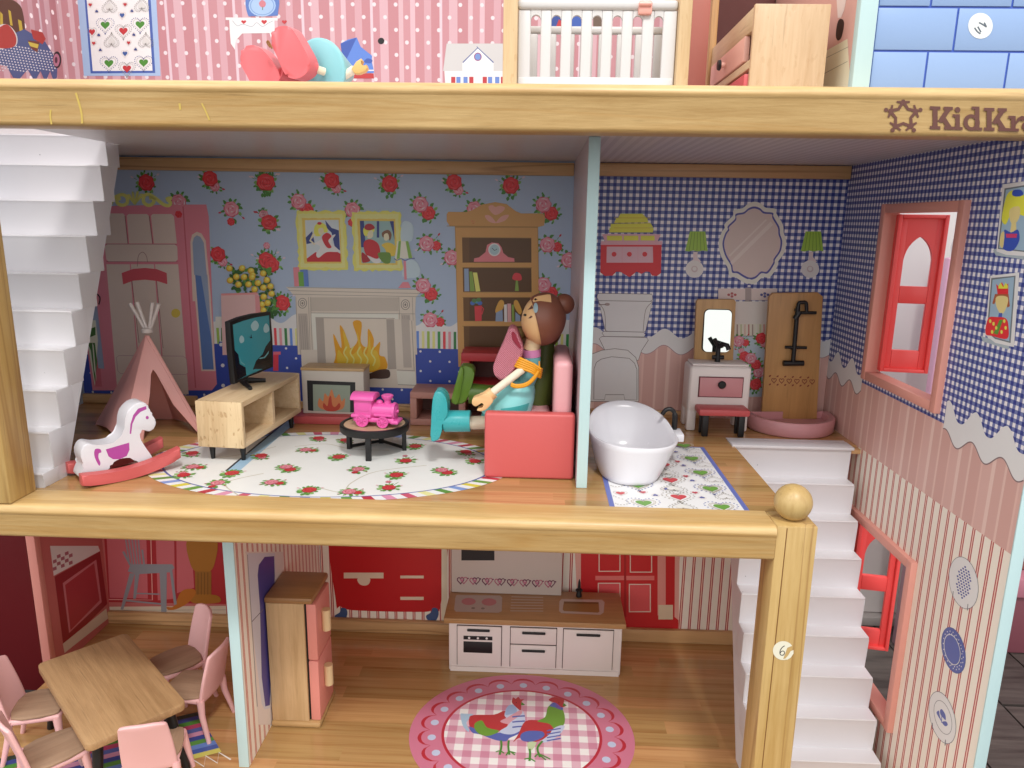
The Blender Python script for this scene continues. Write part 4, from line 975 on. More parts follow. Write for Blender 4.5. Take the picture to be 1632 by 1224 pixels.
# faint wear lines and stains
for pts in ([(470, 712), (520, 708), (560, 716), (620, 718)], [(510, 778), (545, 785), (560, 770), (600, 752), (680, 742)], [(350, 730), (400, 722), (440, 712)], [(380, 790), (360, 770), (420, 755)]):
    rg.line('#c6bfae', [tuple(at(x, y, 'z', 0)[:2]) for x, y in pts], .010, curve=5)
rugo = rg.build('printed_oval_rug', fl)
LEAF = 1.5; GRN = '#5f9440'; GRN2 = '#8ab468'
for x, y, k in ((440, 694, 'c'), (507, 700, 'b'), (550, 703, 'b'), (490, 718, 'f'), (540, 729, 'a'), (459, 747, 'c'), (570, 750, 'd'), (436, 770, 'f'), (493, 782, 'a'), (632, 758, 'a'), (370, 755, 'a'), (310, 745, 'f'), (305, 724, 'b'), (647, 735, 'g'), (662, 712, 'a'), (708, 752, 'c'), (695, 777, 'f'), (620, 778, 'g'), (415, 728, 'b'), (345, 772, 'd'), (293, 757, 'e'), (742, 722, 'b'), (560, 785, 'f'), (756, 735, 'e')):
    P = at(x, y, 'z', 0); 
    if ((P.x-cx)/rx)**2+((P.y-cy)/ry)**2 < .74:
        put_rose(k, (P.x, P.y, .0028), fl, 'z', .050)
# bathroom heart rug
rg = FP('z', 0.0, (0, 0, 1), base=4)
rg.poly('#6370b4', [(.70, .27), (1.63, .27), (1.63, 1.70), (.70, 1.70)]).poly('#f0efec', [(.735, .27), (1.595, .27), (1.595, 1.68), (.735, 1.68)])
def hh(x, y, w, fill, ring='#b3a898', dots=None, flip=-1, n=30):
    h = w*.9
    if dots:
        for q in heart2(x, y, w*2.0, h*2.0, n, flip):
            if .745 < q[0] < 1.585 and .28 < q[1] < 1.67: rg.poly(dots, [(q[0]+w*.06*math.cos(t), q[1]+w*.05*math.sin(t)) for t in (0, 1.05, 2.1, 3.14, 4.2, 5.2)], up=False)
        rg.l += .2
    if ring and .74+w*.8 < x < 1.6-w*.8: rg.line(ring, heart2(x, y, w*1.5, h*1.5, 26, flip), w*.04, closed=True)
    if fill and .74+w*.5 < x < 1.6-w*.5: rg.poly(fill, heart2(x, y, w, h, 22, flip))
for r in range(5):
    y = .38+r*.335
    for x, yo in ((.94, 0), (1.46, -.03)):
        hh(x, y+yo, .12, '#6a9f42', dots='#4a5aa4'); rg.line('#b3a898', heart2(x, y+yo, .155, .14, 24, -1), .004, closed=True)
        hh(x, y+yo, .12, '#6a9f42')
    if y+.17 < 1.64:
        hh(1.20, y+.13, .12, '#c84a50', dots='#8f887c'); hh(.80, y+.17, .07, '#c84a50'); hh(1.14, y+.28, .045, '#5864a8', '#c9a08a', None, 1); hh(.96, y+.20, .05, '#c04454', '#c9a08a'); hh(1.04, y+.15, .04, '#5864a8', '#c9a08a', None, 1); hh(1.36, y+.13, .04, '#5864a8', '#c9a08a', None, 1); hh(1.33, y+.22, .045, '#c04454', '#c9a08a')
    if y < 1.6:
        hh(1.19, y-.05, .10, '#e2e0da', '#a49c90', '#8f8a7c', 1); hh(.74, y+.02, .10, None, None, '#8f8a7c', 1); hh(1.53, y+.16, .08, None, '#a49c90', '#8f8a7c', 1)
rg.build('printed_heart_rug', fl)
# kitchen rug with two cockerels
rg = FP('z', HL, (0, 0, 1), base=4)
cx, cy, rx, ry = .135, 1.16, .965, .83
el = lambda k, a, kx=1: (cx+rx*k*math.cos(a), cy+ry*k*math.sin(a))
rg.poly('#cd7a92', [el(1, 2*math.pi*i/80) for i in range(80)])
for i in range(22):
    a0 = 2*math.pi*(i+.5)/22; h = math.pi/22
    arc = []
    for t in range(9):
        u_ = -1+2*t/8; k_ = .80+.125*math.sqrt(max(0, 1-u_*u_*.96)); arc.append((k_, a0+u_*h))
    rg.poly('#b8303c', [el(k_, a) for k_, a in arc]+[el(k_-.028*math.sqrt(max(0.0, 1-((a-a0)/h)**2))-.004, a) for k_, a in arc[::-1]], up=False)
    ex, ey = el(.80, 2*math.pi*(i+.5)/22); rg.poly('#c2cbe4', [(ex+.036*math.cos(t), ey+.036*math.sin(t)) for t in [.52*j for j in range(12)]], up=False)
rg.l += .3
rg.poly('#b83040', [el(.715, 2*math.pi*i/80) for i in range(80)])
t = NT('pink_gingham_print'); o = t.xyz()
t.col(gingham(t, o[0], o[1], .150, '#cb8aa0', '#dcb3c1', '#efece9')); t.rough(.4)
rg.poly(t.m, [el(.69, 2*math.pi*i/80) for i in range(80)])
def kp(c, pts, sm=4):
    q = [at(600+x/3.627, 1000+y/3.627, 'z', HL) for x, y in pts]
    rg.poly(c, [(p.x, p.y) for p in (cr(q, sm) if sm else q)])
def kl(c, pts, w):
    q = [tuple(at(600+x/3.627, 1000+y/3.627, 'z', HL)[:2]) for x, y in pts]; rg.line(c, q, w, curve=3)
G1, B1_, R1_, LB, G2 = '#6f9c3a', '#5a68b0', '#b8383c', '#b9c8e4', '#4c8a34'
kp('#a8c2d8', [(485, 505), (510, 500), (560, 505), (535, 530), (520, 555), (535, 590), (530, 605), (500, 570)])
kp(R1_, [(535, 530), (560, 508), (680, 505), (745, 485), (760, 560), (720, 600), (600, 620), (545, 590)])
kp(B1_, [(540, 575), (640, 610), (780, 600), (850, 560), (830, 610), (770, 640), (745, 660), (680, 650), (600, 620), (555, 610)])
kp(G1, [(570, 555), (610, 540), (640, 580), (710, 600), (650, 628), (600, 620), (568, 590)])
kp('#c6d0e8', [(740, 510), (760, 460), (790, 445), (820, 470), (850, 490), (860, 540), (840, 590), (780, 620), (710, 605), (760, 570), (770, 540)])
kp('#d9a0ac', [(715, 545), (760, 520), (830, 480), (840, 500), (780, 545), (760, 560)])
kp('#9db4d8', [(750, 470), (770, 450), (800, 455), (810, 490), (770, 505), (745, 505)])
for y in (515, 545, 575): kl(B1_, [(785, y+4), (820, y), (858, y-2)], .018)
kp(R1_, [(783, 425), (790, 405), (805, 415), (820, 402), (832, 418), (855, 415), (838, 432), (835, 480), (815, 470), (785, 440)], 2)
kp(G2, [(838, 432), (860, 450), (836, 452)], 0); kl('#201018', [(806, 436), (810, 437)], .012)
kl(G2, [(720, 655), (722, 690), (712, 738)], .018); kl(G2, [(765, 655), (762, 690), (768, 738)], .018)
for a in ([(690, 722), (715, 715), (738, 730)], [(750, 742), (768, 718), (800, 740)], [(768, 718), (805, 728)]): kl(G2, a, .012)
kp(R1_, [(860, 545), (940, 540), (1010, 560), (1020, 600), (960, 650), (880, 668), (830, 640), (790, 665), (820, 620)])
kp(B1_, [(835, 620), (880, 600), (960, 605), (965, 635), (900, 662), (840, 655)])
kp(G1, [(930, 545), (975, 520), (990, 465), (1020, 445), (1060, 455), (1085, 500), (1085, 560), (1040, 600), (1000, 560)])
kp('#c6d0e8', [(1020, 590), (1060, 570), (1088, 575), (1060, 620), (1000, 660), (950, 665), (1000, 620)])
for y in (592, 612, 632, 650): kl(B1_, [(985, y+8), (1030, y), (1065, y-6)], .015)
kp(B1_, [(1000, 455), (1030, 435), (1070, 455), (1075, 480), (1030, 465)]); kp('#7a5aa8', [(1035, 440), (1060, 440), (1068, 470), (1045, 470)])
kp(R1_, [(995, 418), (1030, 405), (1055, 412), (1085, 415), (1082, 440), (1095, 455), (1070, 465), (1040, 440), (1010, 432)], 2)
kp(G2, [(1082, 440), (1100, 455), (1076, 458)], 0); kl('#201018', [(1052, 438), (1056, 439)], .012)
kp('#c4d2a8', [(875, 668), (925, 668), (900, 710), (880, 715)]); kl(G2, [(885, 705), (888, 735), (884, 775)], .018); kl(G2, [(960, 660), (930, 700), (945, 752)], .018)
for a in ([(855, 765), (884, 760), (918, 778)], [(915, 752), (940, 735), (1005, 765)], [(940, 738), (980, 770)]): kl(G2, a, .012)
rg.build('printed_cockerel_rug', fl0)
# striped fringed rug under the dining table
rg = FP('z', HL, (0, 0, 1), base=4)
def c1(x, y): return at(x/3.457, 870+y/3.457, 'z', HL)
A_, B_2 = c1(1130, 985), c1(1220, 1135); d = (B_2-A_); Lx = (c1(940, 1110)-c1(1180, 1050)).normalized()
cols = ['#2d3a2c', '#3c4a8c', '#4e8a3a', '#b8476a', '#5a68a8', '#d79ab8', '#3f4f9c', '#5f9a48', '#6c8ccf', '#4a63ac', '#d6cf6a']
base_ = A_-d*.5
for i, c in enumerate(cols):
    p0 = base_+d*(i*1.5/11); p1 = base_+d*((i+1)*1.5/11)
    rg.poly(c, [p0[:2], p1[:2], (p1+Lx*1.9)[:2], (p0+Lx*1.9)[:2]], up=False)
rg.l += .2
e0 = base_+d*1.5
zz = []
for i in range(34):
    p0 = e0+Lx*(i*.05-.03); zz.append(tuple((p0+(d.normalized()*(.0 if i % 2 else .13)))[:2]))
rg.line('#e8e4da', zz, .014)
rg.build('printed_striped_rug', fl0)
# ================================================================== TOYS AND FURNITURE
BLK = plastic('#0d0d0f', 0.42, 0.05)
BEECH = wood('#e3c9a0', '#b08a58', 'x', grain=1.0, fleck=.75, varnish=0.05, bumpy=.3)
BEECHY = wood('#d9c09c', '#bb9a70', 'y', grain=1.0, varnish=0.05, bumpy=.22)
BEECHZ = wood('#c9a06c', '#a8804e', 'z', grain=1.1, varnish=0.08)
BEECHZP = wood('#d2b084', '#b08c5e', 'z', grain=1.1, varnish=0.05)
CORAL = plastic('#c95c5b', 0.42, .04); CORALD = plastic('#c45456', 0.42, .04)
PINKP = plastic('#e3a8ac', 0.4); WHP = plastic('#e9e6e4', 0.36)
def V3(*a): return Vector(a)
def outline(view, pts, P, N): return [atp(view[0]+x/view[2], view[1]+y/view[2], P, N) for x, y in pts]
def bridge(name, mb, parent, mat=None, smooth=40, label=None): return mb.build(name, parent, mat, smooth, label=label)

# ---- rocking horse
hd = V3(.68, .73, 0).normalized(); hn = V3(-hd.y, hd.x, 0)
L0 = V3(-2.90, .335, 0); rockP = lambda s, k: L0+hn*k+hd*s
rh = thing('rocking_horse', 'small white toy rocking horse with magenta saddle and coral rockers beside the staircase', 'rocking horse', tuple(L0+hd*.35))
for k in (0.0, .345):
    n = 14; up = []; dn = []
    for i in range(n+1):
        s = -.02+.67*i/n; t = (s-.24)/.42; z = .085*t*t if t > 0 else .06*t*t
        dn.append(rockP(s, k)+V3(0, 0, z+.004)); up.append(rockP(s, k)+V3(0, 0, z+.082))
    MB().prism(dn+up[::-1], hn*.085, None, r=.012).build('rocker', rh, CORAL, 50)
P0 = rockP(.3, .115)
ho = cr(outline(B3, [(968, 440), (960, 470), (935, 494), (905, 494), (880, 476), (866, 500), (872, 545), (905, 600), (940, 650), (952, 690), (940, 715), (880, 715), (862, 690), (825, 662), (760, 662), (705, 685), (672, 720), (655, 765), (640, 790), (505, 790), (505, 750), (520, 710), (510, 680), (500, 640), (512, 595), (545, 572), (600, 580), (680, 572), (740, 545), (768, 500), (775, 420), (800, 360), (850, 322), (895, 318), (922, 345), (935, 385), (955, 412)], P0, hn), 3)
hb = MB().prism(ho, hn*.17, None, r=.022, seg=3).build('body', rh, plastic('#dddbe0', .3), 60)
mg = ink('#b0479c', .4)
for nm, pts, sm in (('saddle_print', [(655, 607), (800, 565), (802, 610), (785, 648), (740, 668), (700, 668), (672, 650)], 0), ('tail_print', [(590, 605), (620, 605), (628, 625), (612, 632), (610, 660), (622, 690), (614, 708), (592, 670), (583, 635)], 3), ('mane_print', [(803, 510), (808, 450), (825, 395), (855, 355), (905, 338), (908, 358), (870, 375), (840, 405), (820, 450), (812, 512)], 0), ('eye_print', [(912+10*math.cos(a), 410+11*math.sin(a)) for a in [i*.6 for i in range(10)]], 0)):
    o = outline(B3, pts, P0-hn*.0006, hn); o = cr(o, 3) if sm else o
    o = o[::-1]
    MB().add(o, [list(range(len(o)))]).build(nm, hb, mg, 0)

# ---- teepee
tp = thing('play_teepee', 'pink plastic toy teepee with an open front and two white poles in the corner', 'toy tent', (-3.24, 1.8, 0))
TA, TB, TC = V3(-3.80, 1.92, 0), V3(-3.28, 1.42, 0), V3(-2.68, 1.70, 0); TD = TA+TC-TB; AP = at(234, 528, 'y', 1.78)
TEEP = plastic('#eaa9a2', .38)
def tri_panel(A, B, name, mb_in=None, cut=False):
    ap = [AP+(A-AP).normalized()*.04, AP+(B-AP).normalized()*.04]; nrm = (B-A).cross(AP-A).normalized()
    if cut:
        def pt(u, w): return (A*(1-u)+B*u)*(1-w)+AP*w
        o = [A, pt(.10, 0), pt(.30, .42), pt(.42, .60), pt(.50, .635), pt(.58, .60), pt(.70, .42), pt(.90, 0), B, ap[1], ap[0]]
        o[1] = A*.72+B*.28; o = [A, A*.74+B*.26, pt(.36, .42), pt(.42, .60), pt(.47, .645), pt(.53, .645), pt(.58, .60), pt(.74, .30), A*.08+B*.92, B, ap[1], ap[0]]
    else: o = [A, (A+B)*.5+V3(0, 0, .05), B, ap[1], ap[0]]
    MB().prism(o, -nrm*.028, None, r=.006).build(name, tp, TEEP, 40)
tri_panel(TA, TB, 'cloth_panel'); tri_panel(TB, TC, 'cloth_panel', cut=True); tri_panel(TC, TD, 'cloth_panel'); tri_panel(TD, TA, 'cloth_panel')
for (a, b) in (((207, 484), (234, 530)), ((218, 482), (236, 530)), ((243, 482), (237, 530)), ((253, 484), (238, 530))):
    MB().tube([at(*b, 'y', 1.79), at(*a, 'y', 1.80)], [.011, .018], 12).build('pole', tp, plastic('#ddd2cd', .4), 50)
MB().lathe([(.02, 0), (.045, .01), (.045, .04), (.02, .05)], AP-V3(0, 0, .02), 16).build('collar', tp, plastic('#ddd2cd', .4))

# ---- television bench, built in its own space
tb = thing('television_bench', 'low beech television bench with two open compartments and black legs', 'tv stand', (-2.40, .966, 0), -.0718)
def loc(mb, name, parent, mat=None, smooth=40, label=None): return build_local(mb, name, parent, mat, smooth, label)
w, L, z0, z1, t = .37, 1.13, .125, .49, .045
ENDG = wood('#dcc39a', '#b08e64', 'z', grain=.6, fleck=.7, varnish=0.0, bumpy=.4)
loc(MB().box(0, w, 0, t, z0, z1, r=.008), 'end_panel', tb, ENDG); loc(MB().box(0, w, L-t, L, z0, z1, r=.008), 'end_panel', tb, BEECHY)
loc(MB().box(0, w-.002, t, L-t, z1-t, z1, r=.004), 'top_board', tb, BEECHY); loc(MB().box(0, w-.002, t, L-t, z0, z0+t, r=.004), 'bottom_board', tb, BEECHY)
loc(MB().box(0.0, .03, t, L-t, z0+t, z1-t), 'back_board', tb, BEECHY); loc(MB().box(.03, w-.004, L/2-.02, L/2+.02, z0+t, z1-t), 'divider', tb, BEECHY)
for x, y in ((.06, .10), (.31, .10), (.06, 1.03), (.31, 1.03)): loc(MB().cyl((x, y, 0), (x, y, z0), .016, .026, 12), 'leg', tb, BLK)
# ---- television
tv = thing('television', 'curved black toy television showing a teal landscape on the beech bench', 'television', (-2.20, 1.5, .492))
TP, TN = V3(-2.16, 1.55, .5), V3(1, -.22, 0).normalized()
to = outline(B4, [(258, 128), (330, 100), (420, 78), (512, 66), (522, 240), (528, 408), (450, 440), (375, 468), (300, 508), (290, 515), (272, 320)], TP, TN)
MB().prism(to, -TN*.05, None, r=.008).build('case', tv, BLK)
ti = outline(B4, [(276, 146), (340, 122), (420, 100), (500, 88), (508, 240), (513, 395), (450, 425), (380, 455), (308, 488), (290, 320)], TP+TN*.001, TN)
def scr(c, pts, h, name='screen_print', sm=0, par=None):
    o = outline(B4, pts, TP+TN*h, TN); o = cr(o, sm) if sm else o
    nn = sum(((o[i]-o[0]).cross(o[(i+1) % len(o)]-o[0]) for i in range(len(o))), V3(0, 0, 0))
    if nn.dot(TN) < 0: o = o[::-1]
    return MB().add(o, [list(range(len(o)))]).build(name, par or tv, ink(c, .18), 0)
sc_ = scr('#3f9aa6', [(276, 146), (340, 122), (420, 100), (500, 88), (508, 240), (513, 395), (450, 425), (380, 455), (308, 488), (290, 320)], .001, 'screen')
scr('#a8cdd2', [(388, 150), (408, 122), (425, 125), (438, 150), (425, 178), (400, 182)], .0018, 'cloud_print', 3, sc_); scr('#a8cdd2', [(466, 165), (480, 138), (496, 150), (502, 180), (485, 195), (470, 190)], .0018, 'cloud_print', 3, sc_); scr('#a8cdd2', [(316, 235), (328, 212), (344, 225), (345, 250), (325, 260)], .0018, 'cloud_print', 3, sc_)
scr('#0f1216', [(418, 420), (400, 425), (420, 370), (460, 330), (480, 280), (510, 240), (513, 395), (460, 420)], .0022, 'hill_print', 0, sc_); scr('#0f1216', [(285, 300), (310, 330), (320, 390), (355, 410), (360, 460), (308, 488), (295, 400)], .0022, 'hill_print', 0, sc_)
scr('#1c2a33', [(374, 218), (386, 224), (390, 200), (393, 222), (398, 226), (388, 231)], .002, 'bird_print', 0, sc_)
for a in ([(440, 352), (470, 345), (492, 318), (500, 306), (496, 325), (475, 352), (442, 358)], [(318, 345), (330, 375), (352, 392), (349, 398), (326, 382)]): scr('#6fb0b6', a, .0028, 'river_print', 0, sc_)
MB().tube([at(381, 596, 'y', 1.55), at(386, 606, 'y', 1.53), at(392, 611, 'y', 1.50)], .03, 8).build('neck', tv, BLK)
for a in ((383, 603), (399, 619)), ((390, 606), (423, 606)):
    p0, p1 = at(*a[0], 'z', .52), at(*a[1], 'z', .505)
    MB().tube([p0, p0*.4+p1*.6, p1], [.028, .02, .017], 8).build('foot', tv, BLK)

# ---- toy fireplace
fp = thing('toy_fireplace', 'white wooden toy fireplace with printed flames and coral hearth behind the bench', 'fireplace', (-1.72, 2.3, 0))
hb_ = MB().box(-2.04, -1.36, 2.10, 2.46, 0, .075, r=.01).build('hearth', fp, CORALD)
MB().box(-1.98, -1.40, 2.2, 2.44, .0755, .485, r=.008).build('surround', fp, plastic('#cbc3b8', .45))
MB().box(-1.984, -1.396, 2.196, 2.444, .485, .512, r=.004).build('mantel', fp, wood('#c9a878', '#a8845a', 'x'))
q = Print('y', 2.2, (0, -1, 0), B4, 2)
q.poly('#16171a', [(735, 490), (1035, 502), (1035, 690), (1003, 688), (1003, 522), (772, 515), (775, 680), (742, 676)])
q.poly('#93a090', [(772, 515), (1003, 522), (1003, 688), (775, 680)])
q.smooth('#cf7f4e', [(805, 650), (812, 600), (835, 620), (845, 570), (868, 590), (888, 545), (910, 600), (935, 575), (950, 620), (970, 600), (965, 655), (930, 675), (850, 675)]).smooth('#b8402c', [(835, 655), (840, 630), (862, 650), (872, 600), (885, 588), (892, 640), (910, 655), (935, 630), (942, 655), (915, 680), (860, 680)])
q.build('fire_print', fp)

# ---- coffee table and train
CTH = .245; cc = at(597, 674, 'z', CTH)
ct = thing('coffee_table', 'round wood topped coffee table with black rim and legs on the rose rug', 'coffee table', (cc.x, cc.y, 0))
loc(MB().cyl((0, 0, CTH-.02), (0, 0, CTH-.004), .245, .245, 48), 'table_top', ct, wood('#c9a88a', '#b08a6a', 'x', rough=.5))
loc(MB().lathe([(.245, CTH-.055), (.272, CTH-.055), (.277, CTH-.045), (.277, CTH-.002), (.27, CTH+.004), (.25, CTH+.004), (.245, CTH-.002), (.245, CTH-.055)], n=56), 'rim', ct, BLK)
for a in (-90, 15, 165, 90):
    x, y = .235*math.cos(math.radians(a)), .235*math.sin(math.radians(a))
    R3 = Matrix.Translation((x, y, 0)) @ Matrix.Rotation(math.radians(a), 4, 'Z')
    loc(MB().box(-.017, .017, -.022, .022, 0, CTH-.05, r=.005, M=R3), 'leg', ct, BLK)
for a0, a1 in ((15, 90), (90, 165)):
    p0, p1 = [V3(.235*math.cos(math.radians(a)), .235*math.sin(math.radians(a)), .022) for a in (a0, a1)]
    loc(MB().tube([p0, p1], .014, 8), 'stretcher', ct, BLK)
tr = thing('toy_train', 'bright pink plastic toy steam engine standing on the round coffee table', 'toy train', (cc.x+.03, cc.y-.06, CTH), -.12)
TPK = plastic('#dd5aa4', .3, .04)
def tl_(mb, n, par=None, s=45): return loc(mb, n, par or tr, TPK, s)
tl_(MB().box(-.175, .165, -.062, .062, .035, .075, r=.012).box(-.19, -.02, -.075, .075, .07, .10, r=.012), 'chassis')
tl_(MB().box(-.165, -.015, -.066, .066, .09, .235, r=.012), 'cab')
tl_(MB().box(-.148, -.036, -.069, -.062, .125, .215, r=.003), 'window')
rf = MB(); pr_ = []
for i in range(9): a = math.pi*i/8; pr_.append(V3(0, -.088*math.cos(a), .225+.045*math.sin(a)))
pr_ = [V3(0, -.088, .218)]+pr_+[V3(0, .088, .218)]
rf.prism([p+V3(-.185, 0, 0) for p in pr_], (.19, 0, 0), None, r=.006); tl_(rf, 'roof')
tl_(MB().cyl((-.03, 0, .125), (.145, 0, .125), .062, .062, 26).cyl((.145, 0, .125), (.165, 0, .125), .07, .066, 26).cyl((.165, 0, .125), (.172, 0, .125), .045, .035, 20).ball((.175, 0, .125), .014, 10), 'boiler')
tl_(MB().lathe([(.03, .17), (.026, .205), (.03, .215), (.044, .232), (.048, .25), (.04, .256), (.02, .25)], (.095, 0, 0), 22), 'funnel')
tl_(MB().ball((.03, 0, .19), (.03, .03, .022), 14), 'dome')
tl_(MB().box(.13, .2, -.07, .07, .03, .06, r=.012), 'buffer')
for k in (-1, 1): tl_(MB().box(.0, .15, k*.058-.012, k*.058+.012, .09, .11, r=.005), 'footplate')
for x, r in ((-.095, .052), (.075, .046)):
    for k in (-1, 1):
        y = k*.068
        wmb = MB(); 
        wmb.lathe([(r, -.012), (r, .012), (r*.8, .012), (r*.78, .006), (r*.78, -.012)], (x, y, r), 26, ax=(0, k, 0))
        wmb.cyl((x, y-.002, r), (x, y+k*.004, r), r*.8, r*.8, 22)
        for j in range(8):
            a = j*math.pi/4; wmb.tube([(x, y+k*.006, r), (x+math.cos(a)*r*.82, y+k*.006, r+math.sin(a)*r*.82)], .005, 6)
        wmb.cyl((x, y, r), (x, y+k*.016, r), .012, .01, 10); tl_(wmb, 'wheel')

# ---- sofa
sf = thing('sofa', 'coral wooden toy sofa with pale pink back cushion standing against the partition', 'sofa', (.15, 1.25, 0))
MB().box(-.18, .478, .79, .885, .002, .50, r=.022, seg=3).build('side_panel', sf, CORAL, 60)
MB().box(-.16, .478, 1.70, 1.79, .002, .46, r=.022, seg=3).build('side_panel', sf, CORAL, 60)
MB().box(-.12, .47, .887, 1.698, .12, .36, r=.01).build('seat_base', sf, CORALD)
MB().box(-.14, .30, .89, 1.695, .361, .425, r=.03, seg=3).build('seat_cushion', sf, PINKP, 60)
MB().box(.32, .455, .90, 1.69, .36, .87, r=.05, seg=5).build('back_cushion', sf, PINKP, 60)

# ---- seated doll
dl = thing('seated_doll', 'wooden doll with brown bun hair and turquoise skirt leaning back on the coral sofa', 'doll', (.0, 1.15, .42))
YD = 1.15; DY = lambda x, y, d=YD: at(B5[0]+x/B5[2], B5[1]+y/B5[2], 'y', d)
SKIN = plastic('#e2b682', .38); HAIR = plastic('#7c4a38', .42); TEAL = plastic('#3fa6a6', .34); TEALL = plastic('#86cfcf', .34)
hc = DY(1150, 350); fwd = V3(-.80, -.30, .12).normalized()
head = MB(); hr = (.162, .165, .195)
tilt = Matrix.Rotation(math.radians(12), 4, 'Y')
head.ball(hc, hr, 40, None, tilt).build('head', dl, SKIN, 80)
bm = bmesh.new(); bmesh.ops.create_uvsphere(bm, u_segments=56, v_segments=40, radius=1)
for v in bm.verts: v.co = tilt.to_3x3() @ Vector((v.co.x*hr[0]*1.06, v.co.y*hr[1]*1.06, v.co.z*hr[2]*1.04))
def hair_keep(p):
    # p relative to the head centre; the hairline leaves the face (towards -x and slightly -y) free
    d = ray(865.5, 508.6); q = CAM+0*d
    X = hc+p; r = X-CAM; zf = r.dot(_F); sx = 816+FPX*r.dot(_R)/zf; sy_ = 612-FPX*r.dot(_U)/zf
    bx, by = (sx-B5[0])*B5[2], (sy_-B5[1])*B5[2]
    return bx, by
dirf = V3(-.965, -.10, -.24).normalized()
bmesh.ops.bisect_plane(bm, geom=bm.verts[:]+bm.edges[:]+bm.faces[:], plane_co=dirf*.060, plane_no=dirf, clear_outer=True)
for v in bm.verts: v.co += hc
hmb = MB().bm(bm); ho_ = hmb.build('hair', dl, HAIR, 80)
sm_ = ho_.modifiers.new('thickness', 'SOLIDIFY'); sm_.thickness = .012; sm_.offset = -1
bun = DY(1322, 228, YD+.02); MB().ball(bun, .078, 28).build('hair_bun', ho_, HAIR, 80)
MB().tube([bun+V3(-.05, -.005, -.04), bun+V3(-.09, 0, -.07)], [.04, .05], 14).build('bun_root', ho_, HAIR, 80)
def onhead(pts, k, name, mat, par):
    """paint shape on the head ellipsoid (scaled by k) through the direction it was measured in"""
    inv = tilt.to_3x3().inverted(); vs = []
    for x, y in list(pts)+[(sum(p[0] for p in pts)/len(pts), sum(p[1] for p in pts)/len(pts))]:
        d = ray(B5[0]+x/B5[2], B5[1]+y/B5[2]).normalized(); o = inv @ (CAM-hc); e = inv @ d
        o = Vector((o.x/(hr[0]*k), o.y/(hr[1]*k), o.z/(hr[2]*k))); e = Vector((e.x/(hr[0]*k), e.y/(hr[1]*k), e.z/(hr[2]*k)))
        a, b, c = e.dot(e), 2*o.dot(e), o.dot(o)-1; di = b*b-4*a*c
        if di < 0: di = 0
        t = (-b-math.sqrt(di))/(2*a); vs.append(CAM+d*t)
    nn = (vs[1]-vs[0]).cross(vs[2]-vs[0])
    c = vs.pop(); c = c+(c-hc).normalized()*.002
    N = len(vs); mb = MB().add(vs+[c], [[i, (i+1) % N, N] for i in range(N)])
    return mb.build(name, par, mat, 60)
EYE = ink('#1c1210', .3); hd_ = [o for o in dl.children if o.name.startswith('head')][0]
onhead([(1003+13*math.cos(a), 316+10*math.sin(a)) for a in [i*.63 for i in range(10)]], 1.006, 'eye', EYE, hd_)
onhead([(1088+9*math.cos(a), 189+9*math.sin(a)) for a in [i*.63 for i in range(10)]], 1.075, 'eye', EYE, hd_)
for a in ([(1028, 345), (1052, 320), (1066, 330), (1050, 342)], [(1025, 275), (1060, 235), (1070, 262), (1045, 270)]): onhead(a, 1.010, 'brow', plastic('#5f392e', .5), hd_)
onhead([(1078, 175), (1110, 162), (1150, 155), (1185, 148), (1210, 150), (1216, 180), (1218, 214), (1180, 208), (1130, 202), (1100, 205), (1072, 212), (1065, 200)], 1.068, 'forehead', SKIN, hd_)
cl_ = [DY(x, y, YD-.17) for x, y in ((1090, 215), (1088, 255), (1086, 292))]
onhead([(1090+19*math.cos(a), 258+42*math.sin(a)) for a in [i*.45 for i in range(14)]], 1.085, 'hair_clip', plastic('#8fa6ae', .3), ho_)
# neck, torso, skirt
MB().tube([DY(1075, 520), DY(1055, 600)], [.058, .062], 22).build('neck', dl, wood('#d9c29a', '#b89868', 'x', grain=1.6))
tor = MB().tube([DY(1055, 595), DY(1058, 655)], [.072, .068], 26).build('torso', dl, plastic('#cf86b4', .5, .2), 50)
MB().tube([DY(1058, 656), DY(1058, 720), DY(1040, 790), DY(1000, 860)], [.068, .066, .07, .08], 26).build('waist', tor, plastic('#6fb2b4', .5))
MB().rings([[(lambda c, r, k: c+V3(math.cos(k)*r, math.sin(k)*r*.95, 0))(DY(x, y), rr, 2*math.pi*i/40) for i in range(40)] for x, y, rr in ((960, 840, .085), (945, 880, .125), (930, 920, .148), (900, 985, .172), (865, 1065, .188), (850, 1100, .19))]).build('skirt', dl, TEALL, 60)
sb = MB().rings([[(lambda c, r, k: c+V3(math.cos(k)*r, math.sin(k)*r*.95, (.03*math.cos(k))))(DY(x, y), rr, 2*math.pi*i/40) for i in range(40)] for x, y, rr in ((882, 1025, .1835), (862, 1075, .192), (848, 1112, .196))]); sb.build('skirt_hem', dl, TEAL, 60)
# legs and shoes
for dy in (0, ):
    MB().tube([DY(900, 1140, 1.10), DY(690, 1190, 1.06), DY(555, 1192, 1.05)], .052, 16).build('leg', dl, wood('#e0d6c2', '#c2b090', 'x', grain=1.4))
bt = MB().tube([DY(560, 1178, 1.05), DY(355, 1178, 1.05), DY(330, 1178, 1.05)], [.082, .084, .06], 26)
shoe = bt.build('shoe', dl, plastic('#38a0a4', .28), 50)
so = cr([DY(x, y, .97) for x, y in ((262, 962), (285, 942), (330, 950), (362, 1000), (372, 1060), (368, 1150), (330, 1190), (325, 1260), (300, 1330), (262, 1345), (236, 1330), (240, 1200), (248, 1050))], 3)
MB().prism(so, (0, .17, 0), None, r=.024, seg=3).build('shoe_sole', shoe, plastic('#38a0a4', .26), 60)
